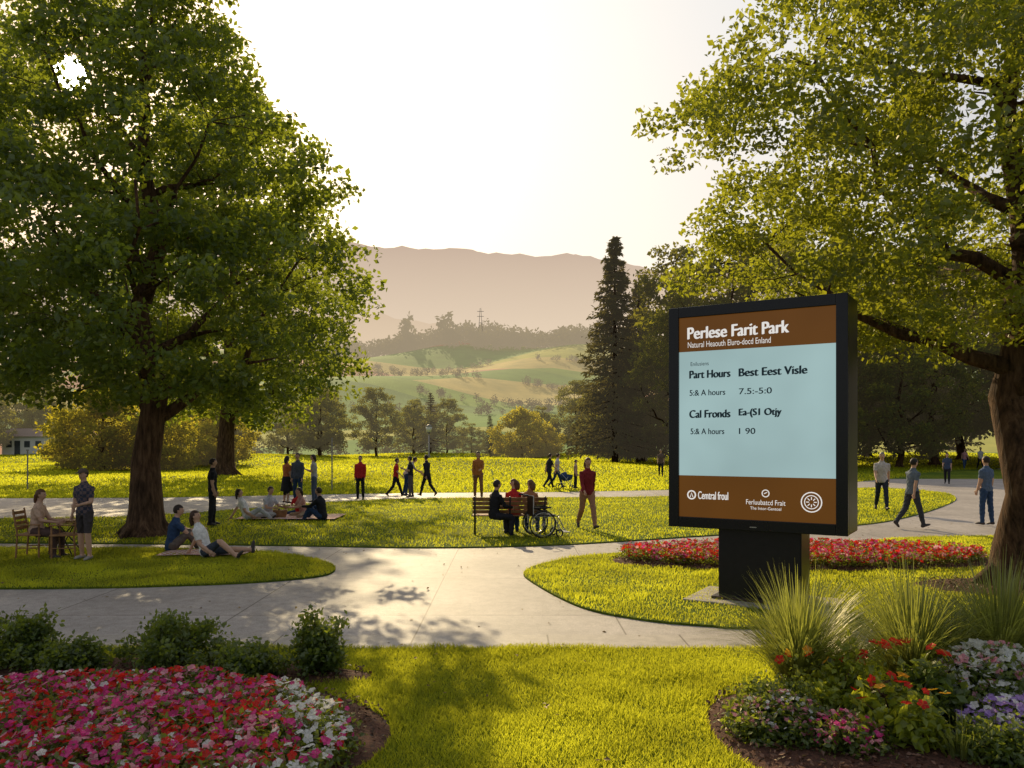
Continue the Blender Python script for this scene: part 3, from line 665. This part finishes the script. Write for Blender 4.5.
def person(name,x,y,hd,pose='stand',h=1.7,shirt=(.3,.3,.3),pants=(.04,.045,.06),hair=(.03,.018,.01),skin=SK,shoe=(.05,.04,.04),sl='short',leg='long',hl=0,z=.03,vox=.017,shm=None,look=0,hat=None,fem=False):
    P=POSES[pose]; k=h/1.75
    lean=R(P['lean']); rot=Matrix.Rotation(-lean,3,'X')
    rot=np.array(rot)
    def up(v): return rot@np.array(v,float)
    bones=[]; mb=MB()
    sw=.165 if fem else .185; hw=1.06 if fem else 1.0
    tor=[(-.12,.10*hw,.09),(-.06,.155*hw,.115),(.0,.165*hw,.12),(.10,.138 if fem else .15,.105),(.22,.145 if fem else .158,.112),(.34,sw*.94,.122),(.42,sw*.95,.108),(.475,sw*.72,.085),(.51,.085,.07),(.545,.06,.06)]
    mb.tube([up((0,0,q[0])) for q in tor],[(q[1],q[2]) for q in tor],seg=16)
    mb.tube([up((0,0,.5)),up((0,.005,.56)),up((0,.015,.64))],[(.062,.062),(.054,.056),(.054,.058)],seg=10)
    bones.append((up((0,0,-.05)),up((0,0,.46)),.13,'shirt')); bones.append((up((0,0,-.14)),up((0,0,-.10)),.12,'pants')); bones.append((up((0,0,.555)),up((0,.015,.72)),.06,'skin'))
    low=[]
    for s,key in ((-1,'L'),(1,'Rr')):
        a,kn,ab=P[key]; a=R(a);kn=R(kn);ab=R(ab)
        hip=np.array([s*.088*hw,0,-.05]); d=np.array([s*math.sin(ab),math.sin(a)*math.cos(ab),-math.cos(a)*math.cos(ab)])
        knee=hip+d*.43; sa=a-kn
        if pose=='cross': d2=np.array([-s*.86,-.35*1,-.22]); d2/=np.linalg.norm(d2); d2=d2*.9
        else: d2=np.array([s*math.sin(ab)*.2,math.sin(sa),-math.cos(sa)])
        ank=knee+d2*.42
        wr=1.12 if leg=='long' else 1.0
        mb.tube([hip+[0,0,.03],hip+d*.10,hip+d*.25,knee],[.095*hw,.092*hw,.076,.06*wr],seg=12)
        mb.tube([knee-d2*.02,knee+d2*.12,knee+d2*.28,ank],[.058*wr,.060*wr,.048*wr*1.05,.042*wr if leg=='long' else .036],seg=12)
        ft=np.array([s*.15,math.cos(sa),math.sin(sa)]) if pose!='cross' else np.array([-s*.5,.8,-.1]); ft/=np.linalg.norm(ft)
        dn=d2/np.linalg.norm(d2)
        heel=ank-ft*.055+dn*.045; toe=ank+ft*.185+dn*.055
        mb.tube([heel-ft*.015,heel+ft*.02,ank+ft*.09+dn*.04,ank+ft*.15+dn*.05,toe],[(.028,.03),(.038,.042),(.044,.036),(.043,.028),(.025,.018)],seg=10)
        mb.tube([ank-dn*.03,ank+dn*.03],[.04,.04],seg=10)
        low+=[heel[2]-.042,toe[2]-.03,heel[2]-.03]
        if leg=='long': bones+=[(hip+d*.05,knee,.08,'pants'),(knee,ank-dn*.01,.05,'pants')]
        else:
            bones+=[(hip+d*.05,hip+d*.36,.08,'pants'),(hip+d*.38,knee,.06,'skin'),(knee,ank-dn*.01,.05,'skin')]
        bones+=[(ank+dn*.05-ft*.04,toe,.035,'shoe')]
        aa,ba,el=P['aL' if s<0 else 'aR']; aa=R(aa);ba=R(ba);el=R(el)
        sh=up((s*(sw-.01),0,.435)); du=np.array([s*math.sin(ba),math.sin(aa)*math.cos(ba),-math.cos(aa)*math.cos(ba)]); elb=sh+du*.28
        fa=aa+el; inn=-.28 if el>R(40) else .02; df=np.array([s*inn,math.sin(fa),-math.cos(fa)]); df/=np.linalg.norm(df); wri=elb+df*.245
        lr=1.15 if sl=='long' else 1.0
        mb.tube([sh-[s*.05,0,-.01],sh,sh+du*.08,sh+du*.18,elb],[.055,.06*lr,.052*lr,.046*lr,.039*lr],seg=10)
        mb.tube([elb-df*.01,elb+df*.08,wri],[.039*lr,.037*lr,.026*lr],seg=10)
        palm=wri+df*.085; latv=np.cross(df,np.array([s*1.0,0,0])); 
        if np.linalg.norm(latv)<.2: latv=np.array([0,1.,0])
        latv/=np.linalg.norm(latv)
        mb.tube([wri-df*.015,wri+df*.03,palm],[(.026,.02),(.04,.02),(.042,.017)],seg=10,lat=latv)
        P_f=getattr(mb,'fing',[]); 
        for q,(o,ln) in enumerate([(-.032,.062),(-.011,.075),(.011,.08),(.031,.07)]):
            b0=palm-df*.01+latv*o; c1=b0+df*ln*.5; c2=c1+(df*.8+(-np.array([s,0,0]))*.5)*ln*.35; c3=c2+(df*.45-np.array([s,0,0])*.8)*ln*.25
            P_f.append(([b0,c1,c2,c3],[.0095,.009,.008,.006]))
        tb=wri+df*.03+latv*.03; P_f.append(([tb,tb+df*.025+latv*.025,tb+df*.055+latv*.03],[.012,.0105,.008])); mb.fing=P_f
        e1=.6 if sl=='short' else 1.0
        bones+=[(sh-[s*.04,0,0],sh+du*.28*e1,.055,'shirt')]
        if sl!='long': bones+=[(sh+du*.28*(e1+.08),elb,.045,'skin'),(elb,wri,.035,'skin')]
        else: bones+=[(elb,wri-df*.01,.035,'shirt')]
        bones+=[(wri+df*.02,palm+df*.07,.03,'skin')]
    if leg=='skirt':
        mb.tube([up((0,0,.06)),np.array([0,.0,-.08]),np.array([0,.02,-.3]),np.array([0,.02,-.52])],[(.14,.11),(.185,.145),(.22,.19),(.25,.23)],seg=18)
        bones.append((np.array([0,0,-.12]),np.array([0,0,-.52]),.2,'pants'))
    hc=up((0,.02,.70)); lk=np.array(Matrix.Rotation(R(look),3,'Z')@Matrix.Rotation(-lean*.5,3,'X')); Mh=Matrix(lk.tolist())
    H=lambda v: hc+lk@np.array(v,float)
    mb.tube([H((0,.02,-.105)),H((0,.018,-.085)),H((0,.008,-.04)),H((0,0,.01)),H((0,-.005,.055)),H((0,-.008,.09)),H((0,-.008,.108))],[(.022,.024),(.045,.055),(.064,.082),(.073,.093),(.07,.09),(.05,.062),(.02,.025)],seg=16)
    mb.tube([H((0,.085,.022)),H((0,.105,-.012)),H((0,.095,-.022))],[.010,.015,.012],seg=8)
    for s in(-1,1): mb.ell(H((s*.075,-.005,-.005)),(.012,.02,.03),M=Mh)
    bones.append((H((0,0,-.08)),H((0,0,.09)),.08,'skin'))
    pz=P['pz']/k if 'pz' in P else -min(low)
    me=bpy.data.meshes.new('b'); me.from_pydata(mb.v,[],mb.f); me.update()
    to=bpy.data.objects.new('b',me); COL.objects.link(to)
    rm=to.modifiers.new('r','REMESH'); rm.mode='VOXEL'; rm.voxel_size=vox; rm.adaptivity=0; rm.use_smooth_shade=True
    sm=to.modifiers.new('s','SMOOTH'); sm.factor=.5; sm.iterations=2
    bpy.context.view_layer.update(); m2=bpy.data.meshes.new_from_object(to.evaluated_get(bpy.context.evaluated_depsgraph_get())); bpy.data.objects.remove(to)
    nv=len(m2.vertices); co=np.zeros(nv*3,np.float32); m2.vertices.foreach_get('co',co); co=co.reshape(-1,3)
    nf=len(m2.polygons); cen=np.zeros(nf*3,np.float32); m2.polygons.foreach_get('center',cen); cen=cen.reshape(-1,3)
    best=np.full(nf,9.);lab=np.zeros(nf,int); labs=['skin','shirt','pants','shoe']
    for a,b,r,l in bones:
        d=b-a; t=np.clip(((cen-a)@d)/(d@d+1e-9),0,1); dist=np.linalg.norm(cen-(a+t[:,None]*d),axis=1)-r
        w=dist<best; best[w]=dist[w]; lab[w]=labs.index(l)
    mats=[cmat(skin,.55,'skin'),shm or cmat(shirt),cmat(pants),cmat(shoe,.6,'shoe_leather'),cmat(hair,.6,'hair'),M_eye,M_lip]
    for m in mats: m2.materials.append(m)
    m2.polygons.foreach_set('material_index',lab.astype(np.int32)); m2.polygons.foreach_set('use_smooth',np.ones(nf,bool))
    nf4=np.zeros(nv*3,np.float32); m2.vertices.foreach_get('normal',nf4); nf4=nf4.reshape(-1,3)
    clothv=np.zeros(nv,bool); li=np.zeros(len(m2.loops),np.int32); m2.loops.foreach_get('vertex_index',li); lt=np.zeros(nf,np.int32); m2.polygons.foreach_get('loop_total',lt)
    clothv[li[np.repeat((lab==1)|(lab==2),lt)]]=True
    fold=.007*np.sin(co[:,2]*48+7*np.sin(co[:,0]*14+x)+co[:,1]*19)*np.sin(co[:,0]*23+co[:,2]*13+y)
    co=co+nf4*((fold+.004)*clothv)[:,None]; m2.vertices.foreach_set('co',co.astype(np.float32).ravel()); m2.update()
    e=empty(name,(x,y,z+pz*k),R(hd),k)
    m2.name='body'; obj('body',m2,e)
    ex=MB()
    for pp,rr in mb.fing: ex.tube(pp,rr,0,seg=6)
    for s in(-1,1): ex.ell(H((s*.028,.083,.018)),(.010,.007,.007),5,8,5,Mh)
    ex.ell(H((0,.089,-.048)),(.022,.008,.006),6,8,5,Mh)
    def filt(c): return not (c.y>.045 and c.z<.055) and c.z>-.075 and not (c.y>.0 and c.z<-.0)
    ex.ell(H((0,-.010,.016)),(.083,.104,.110),4,18,14,Mh,filt)
    if hl>=1:
        ex.tube([H((0,-.06,.05)),H((0,-.088,-.02)),H((0,-.092,-.10)),H((0,-.095,-.17*hl))],[(.06,.03),(.085,.04),(.08,.036),(.05,.02)],4,seg=12)
    if hat:
        ex.ell(H((0,-.005,.045)),(.088,.105,.085),7,16,10,Mh,lambda c:c.z>-.01); ex.tube([H((0,.06,.05)),H((0,.17,.035))],[(.075,.012),(.05,.006)],7,seg=10)
    obj('head_and_hands',ex.mesh('head_and_hands',mats+([cmat(hat)] if hat else []),True),e)
    return e
K=(.02,.02,.024); WH=(.75,.73,.69); NV=(.03,.06,.13); RD=(.5,.03,.03); TN=(.33,.24,.15)
person('standing_boy',-7.85,14.7,165,'relax',1.62,shm=M_plaid,pants=(.06,.05,.05),leg='short',hat=(.12,.09,.07),shoe=(.3,.27,.24))
person('seated_woman',-8.95,15.05,-85,'chair',1.62,(.6,.40,.28),(.10,.06,.05),hair=(.12,.05,.02),hl=1,fem=True)
person('picnicking_man',-6.75,15.85,-65,'knees',1.72,NV,(.14,.11,.09),look=-15)
person('picnicking_woman',-5.75,15.05,-95,'legsout',1.68,WH,(.05,.06,.08),leg='short',fem=True,hair=(.06,.028,.015),hl=1)
person('standing_man',-7.75,20.7,-70,'stand',1.68,K,K,sl='short')
person('picnicking_woman',-7.35,22.2,-75,'legsout',1.66,WH,(.5,.5,.5),fem=True,hl=1,vox=.02)
person('picnicking_man',-7.0,22.9,-120,'cross',1.68,(.5,.5,.52),K,vox=.02)
person('picnicking_child',-6.3,23.7,170,'cross',1.4,RD,NV,vox=.02)
person('picnicking_woman',-6.0,23.0,120,'cross',1.6,(.45,.25,.2),TN,fem=True,hl=1,vox=.02)
person('picnicking_man',-5.25,22.2,75,'knees',1.7,K,NV,sl='long',vox=.02)
person('standing_woman',-7.95,28.2,-30,'relax',1.62,(.45,.14,.05),K,fem=True,hl=1,leg='skirt',vox=.024)
person('standing_man',-7.5,28.0,170,'stand',1.72,(.08,.09,.12),NV,sl='long',vox=.024)
person('standing_woman',-7.1,28.7,100,'phone',1.66,(.4,.38,.36),(.08,.1,.16),fem=True,hl=1,vox=.024)
person('standing_man',-5.65,29.8,175,'stand',1.6,RD,K,sl='long',vox=.024)
person('walking_child',-4.55,31.3,-90,'walk',1.5,RD,K,vox=.026)
person('bending_woman',-4.2,31.8,-70,'bend',1.6,(.5,.45,.4),NV,fem=True,vox=.026)
person('standing_man',-3.95,31.2,90,'phone',1.55,K,(.12,.1,.1),vox=.026)
person('walking_man',-3.35,31.6,60,'walk',1.62,K,K,sl='long',vox=.026)
person('standing_woman',-1.3,30.8,175,'relax',1.74,(.45,.16,.05),(.28,.13,.07),fem=True,hl=1,sl='long',vox=.024)
person('walking_woman',1.86,19.8,195,'walk',1.74,(.22,.025,.03),(.40,.21,.13),fem=True,hl=1,sl='long',leg='long',hair=(.12,.05,.02))
person('walking_man',1.72,37,-60,'walk',1.6,K,K,vox=.03); person('walking_woman',2.1,37.4,-80,'walk2',1.6,(.5,.48,.5),NV,fem=True,vox=.03)
person('walking_woman',2.95,37.1,-100,'stand',1.3,(.45,.3,.2),K,fem=True,vox=.03)
person('walking_man',11.6,25.1,165,'walk',1.8,(.52,.47,.43),(.03,.035,.05),hair=(.2,.17,.15),z=.035)
person('walking_man',10.1,20.2,-75,'walk2',1.74,(.13,.16,.20),(.05,.055,.065),hair=(.02,.015,.01),z=.01)
person('standing_man',12.45,21,20,'stand',1.75,(.10,.14,.22),NV,z=.01)
person('walking_man',22.3,41,150,'walk',1.6,(.05,.07,.12),K,vox=.03,z=.01); person('walking_woman',34.5,61,170,'walk2',1.6,(.4,.2,.2),NV,vox=.035,z=.05); person('walking_man',36,61.5,170,'walk',1.7,(.4,.4,.4),K,vox=.035,z=.05)
person('walking_man',9.3,50,170,'walk',1.7,(.15,.1,.08),K,vox=.035,z=.0)
person('seated_man',-.42,18.55,-60,'chair',1.7,K,(.03,.03,.04),sl='long',z=.0)
person('seated_woman',.05,18.95,10,'chair',1.64,RD,NV,hl=1,fem=True,look=60,hair=(.12,.05,.02))
person('seated_woman',.42,19.0,-10,'chair',1.6,(.35,.16,.08),NV,hl=1,fem=True,look=50,hair=(.16,.08,.03))

# ------------------------------------------------------------------ furniture
E=empty('park_bench',(-.05,18.75,.03),R(2))
mb=MB()
for q in range(5): mb.box((0,.05+q*.095,.44),(1.75,.08,.03),0)
for q in range(4): mb.box((0,-.035-.035*q,.54+q*.1),(1.75,.025,.085),0,Matrix.Rotation(R(18),3,'X'))
bevel(obj('slats',mb.mesh('slats',[M_wood]),E),.006,1)
mb=MB()
for x in(-.82,0,.82):
    mb.tube([(x,.45,0),(x,.45,.42)],.022,0,8); mb.tube([(x,-.02,.0),(x,.0,.42),(x,-.16,.9)],.022,0,8); mb.tube([(x,-.02,.415),(x,.47,.415)],.018,0,8)
    if x: mb.tube([(x,-.08,.64),(x,.2,.67),(x,.46,.64),(x,.45,.42)],.02,0,8)
obj('frame',mb.mesh('frame',[M_metalD],True),E)
E=empty('wheelchair',(.62,18.35,.03),R(-75))
mb=MB()
for s in(-1,1):
    x=s*.3; mb.torus((x,0,.31),.30,.018,0,'x',32,6); mb.torus((x+s*.03,0,.31),.26,.008,1,'x',28,5)
    for k in range(14):
        a=k*2*math.pi/14; mb.tube([(x,0,.31),(x,.29*math.cos(a),.31+.29*math.sin(a))],.003,1,4)
    mb.tube([(x-.03,0,.31),(x+.03,0,.31)],.03,1,8)
    mb.torus((s*.22,.42,.09),.075,.018,0,'x',18,5); mb.tube([(s*.22,.42,.09),(s*.22,.38,.25),(s*.22,.38,.5)],.012,1,6)
    mb.tube([(s*.23,-.2,.3),(s*.23,-.2,.95),(s*.23,-.32,.96)],.014,1,6); mb.tube([(s*.23,-.32,.96),(s*.23,-.42,.96)],.02,0,6)
    mb.tube([(s*.25,-.2,.68),(s*.25,.2,.68)],.022,0,6); mb.tube([(s*.23,-.2,.48),(s*.23,.4,.48)],.014,1,6); mb.tube([(s*.2,.4,.46),(s*.15,.58,.12)],.012,1,6); mb.box((s*.12,.62,.1),(.13,.16,.015),1)
mb.box((0,.08,.49),(.44,.48,.05),2); mb.box((0,-.2,.72),(.44,.035,.44),2)
obj('frame_and_wheels',mb.mesh('frame_and_wheels',[M_rub,M_steel,M_blk],False),E)
def chair(x,y,rz,name='wooden_chair'):
    E=empty(name,(x,y,.03),R(rz)); mb=MB()
    mb.box((0,0,.44),(.46,.44,.03),0)
    for sx in(-1,1):
        mb.tube([(sx*.2,.19,0),(sx*.2,.19,.62)],.018,0,6); mb.tube([(sx*.2,-.22,0),(sx*.2,-.19,.45),(sx*.2,-.27,.92)],.018,0,6); mb.box((sx*.21,-.01,.63),(.045,.46,.022),0)
        mb.tube([(sx*.2,.19,.2),(sx*.2,-.2,.2)],.012,0,6)
    for q in range(4): mb.box((0,-.215-.02*q,.56+q*.095),(.4,.018,.06),0)
    bevel(obj('chair_frame',mb.mesh('chair_frame',[M_wood]),E),.004,1)
chair(-9.0,15.05,-85); chair(-8.35,15.0,100)
E=empty('picnic_table',(-8.62,15.45,.03),0); mb=MB(); mb.box((0,0,.66),(.55,.5,.025),0)
for sx in(-1,1):
    mb.tube([(sx*.24,-.2,0),(-sx*.2,.0,.65)],.012,1,6); mb.tube([(sx*.24,.2,0),(-sx*.2,.0,.65)],.012,1,6)
obj('table',mb.mesh('table',[M_wood,M_metalD]),E)
M_blanket=plaid((.45,.12,.08),(.6,.55,.48))
for x,y,sx,sy in [(-6.3,22.9,1.4,.8),(-5.9,15.45,.8,.4)]:
    g=np.linspace(-1,1,15); X,Y=np.meshgrid(g*sx,g*sy); Z=.05+.012*np.sin(X*7)*np.cos(Y*6); V=np.stack([X,Y,Z],-1).reshape(-1,3); i,j=np.meshgrid(np.arange(14),np.arange(14),indexing='ij'); a=(i*15+j).ravel()
    o=obj('picnic_blanket',np_mesh('picnic_blanket',V,np.stack([a,a+1,a+16,a+15],1),[M_blanket],smooth=True)); o.location=(x,y,.025)
E=empty('picnic_basket',(-6.55,22.6,.08)); mb=MB(); mb.tube([(0,0,0),(0,0,.12),(0,0,.2)],[(.16,.11),(.2,.14),(.21,.15)],0,14); mb.tube([(-.19,0,.18),(-.12,0,.36),(.12,0,.36),(.19,0,.18)],.01,0,6); obj('basket',mb.mesh('basket',[M_wood]),E)
E=empty('stroller',(2.45,36.9,.01),R(-80)); mb=MB()
for sx in(-.22,.22):
    mb.torus((sx,-.25,.14),.13,.02,0,'x',16,5); mb.torus((sx,.35,.1),.09,.02,0,'x',14,5); mb.tube([(sx,.35,.1),(sx,-.1,.6),(sx,-.45,1.0)],.015,1,6); mb.tube([(sx,-.25,.14),(sx,.1,.6)],.015,1,6)
mb.tube([(-.22,-.45,1),(.22,-.45,1)],.018,0,6); mb.ell((0,.05,.6),(.22,.32,.22),2,12,8,None,lambda c:c.z<.1 or c.y<0)
obj('stroller_frame',mb.mesh('stroller_frame',[M_rub,M_steel,cmat(NV)]),E)
M_lampg=basic('lamp_glass',(.85,.82,.75),.3,var=.05)
def lamp(x,y,H):
    E=empty('street_lamp',(x,y,float(th(x,y)))); mb=MB(); mb.tube([(0,0,0),(0,0,.4),(0,0,.5),(0,0,H)],[.14,.13,.075,.06],0,8); mb.tube([(0,0,H),(0,0,H+.06)],[.22,.22],0,10); mb.tube([(0,0,H+.62),(0,0,H+.78)],[.38,.06],0,10)
    mb.tube([(0,0,H+.06),(0,0,H+.62)],[.22,.32],1,10); obj('post_and_lantern',mb.mesh('post_and_lantern',[M_pole,M_lampg],True),E)
lamp(-8.1,78,2.6)
E=empty('marker_pole',(-8.1,36,0)); mb=MB(); mb.tube([(0,0,0),(0,0,2.4)],.03,0,8); mb.box((0,0,2.3),(.06,.02,.18),0); obj('pole',mb.mesh('pole',[M_pole]),E)
E=empty('marker_pole',(-21.8,36,0)); mb=MB(); mb.tube([(0,0,0),(0,0,1.8)],.03,0,8); mb.tube([(0,0,1.8),(0,0,1.86)],.06,0,8); obj('pole',mb.mesh('pole',[M_pole]),E)
E=empty('white_house',(-70,117,float(th(-70,117)))); 
M_wall=basic('white_wall',(.80,.78,.74),.8,var=.05); M_roof=basic('roof_tile',(.30,.22,.17),.8); M_glass=basic('window_glass',(.05,.06,.07),.15)
mb=MB(); mb.box((0,0,1.3),(6,5,2.6),0); obj('walls',mb.mesh('walls',[M_wall]),E)
mb=MB(); mb.add([(-3.4,-2.9,2.6),(3.4,-2.9,2.6),(3.4,2.9,2.6),(-3.4,2.9,2.6),(-3.4,0,3.8),(3.4,0,3.8)],[(0,1,5,4),(2,3,4,5),(0,4,3),(1,2,5),(3,2,1,0)],0); obj('roof',mb.mesh('roof',[M_roof]),E)
mb=MB(); 
for x in(-2.0,0.6,2.2): mb.box((x,-2.51,1.5),(.8,.06,.9),0)
mb.box((-.8,-2.51,1.0),(.8,.06,2.0),0); obj('windows_and_door',mb.mesh('windows_and_door',[M_glass]),E)

# ------------------------------------------------------------------ sun, sky, camera
az=R(15); el=R(25)
sd=Vector((-math.sin(az)*math.cos(el),math.cos(az)*math.cos(el),math.sin(el)))
L=bpy.data.lights.new('sun_lamp','SUN'); L.energy=5; L.angle=R(.5); L.color=(1,.79,.46)
lo=bpy.data.objects.new('sun_lamp',L); COL.objects.link(lo); lo.rotation_euler=sd.to_track_quat('Z','Y').to_euler()
mb=MB(); mb.ell((0,0,0),(100,100,100),0,32,20); m,nt,out=new_mat('sun_glow'); em=N(nt,'ShaderNodeEmission'); em.inputs[0].default_value=(1,.95,.75,1); em.inputs[1].default_value=14; nt.links.new(em.outputs[0],out.inputs[0])
o=obj('sun',mb.mesh('sun',[m],True)); o.location=(SD*4600+np.array([0,0,2.2])).tolist()

w=bpy.data.worlds.new('World'); scene.world=w; w.use_nodes=True; nt=w.node_tree; nt.nodes.clear()
out=N(nt,'ShaderNodeOutputWorld'); sky=N(nt,'ShaderNodeTexSky'); sky.sky_type='NISHITA'; sky.sun_disc=False; sky.sun_elevation=el; sky.sun_rotation=-az; sky.dust_density=6; sky.air_density=1; sky.ozone_density=1
b1=N(nt,'ShaderNodeBackground'); nt.links.new(sky.outputs[0],b1.inputs[0]); b1.inputs[1].default_value=.015
tc=N(nt,'ShaderNodeTexCoord').outputs['Generated']
dp=N(nt,'ShaderNodeVectorMath',operation='DOT_PRODUCT'); nt.links.new(tc,dp.inputs[0]); dp.inputs[1].default_value=Vector((-.42,.88,.2)).normalized()
c=ramp(nt,dp.outputs['Value'],[(0,(.30,.33,.39)),(.45,(.46,.47,.49)),(.68,(.72,.72,.72)),(.84,(.78,.75,.70)),(1,(.86,.75,.60))])
sp=N(nt,'ShaderNodeSeparateXYZ'); nt.links.new(tc,sp.inputs[0])
hz=ramp(nt,sp.outputs[2],[(0,(1.14,1.03,.88)),(.16,(1.08,1.02,.95)),(.45,(1,1,1))]); c=mixc(nt,1.0,c,hz,'MULTIPLY')
d2=N(nt,'ShaderNodeVectorMath',operation='DOT_PRODUCT'); nrmz=N(nt,'ShaderNodeVectorMath',operation='NORMALIZE'); nt.links.new(tc,nrmz.inputs[0]); nt.links.new(nrmz.outputs[0],d2.inputs[0]); d2.inputs[1].default_value=Vector(SD).normalized()
au=ramp(nt,d2.outputs['Value'],[(.96,(0,0,0)),(.99,(.25,.06,.0)),(1,(.5,.22,.02))])
c=mixc(nt,1.0,c,au,'ADD')
b2=N(nt,'ShaderNodeBackground'); nt.links.new(c,b2.inputs[0]); b2.inputs[1].default_value=1.0
ad=N(nt,'ShaderNodeAddShader'); nt.links.new(b1.outputs[0],ad.inputs[0]); nt.links.new(b2.outputs[0],ad.inputs[1]); nt.links.new(ad.outputs[0],out.inputs[0])

cam=bpy.data.cameras.new('camera'); co=bpy.data.objects.new('camera',cam); COL.objects.link(co)
co.location=(0,0,2.2); co.rotation_euler=(R(90),0,0); cam.sensor_width=36; cam.lens=28.125; cam.shift_y=.0566; cam.clip_end=12000; cam.clip_start=.1
scene.camera=co
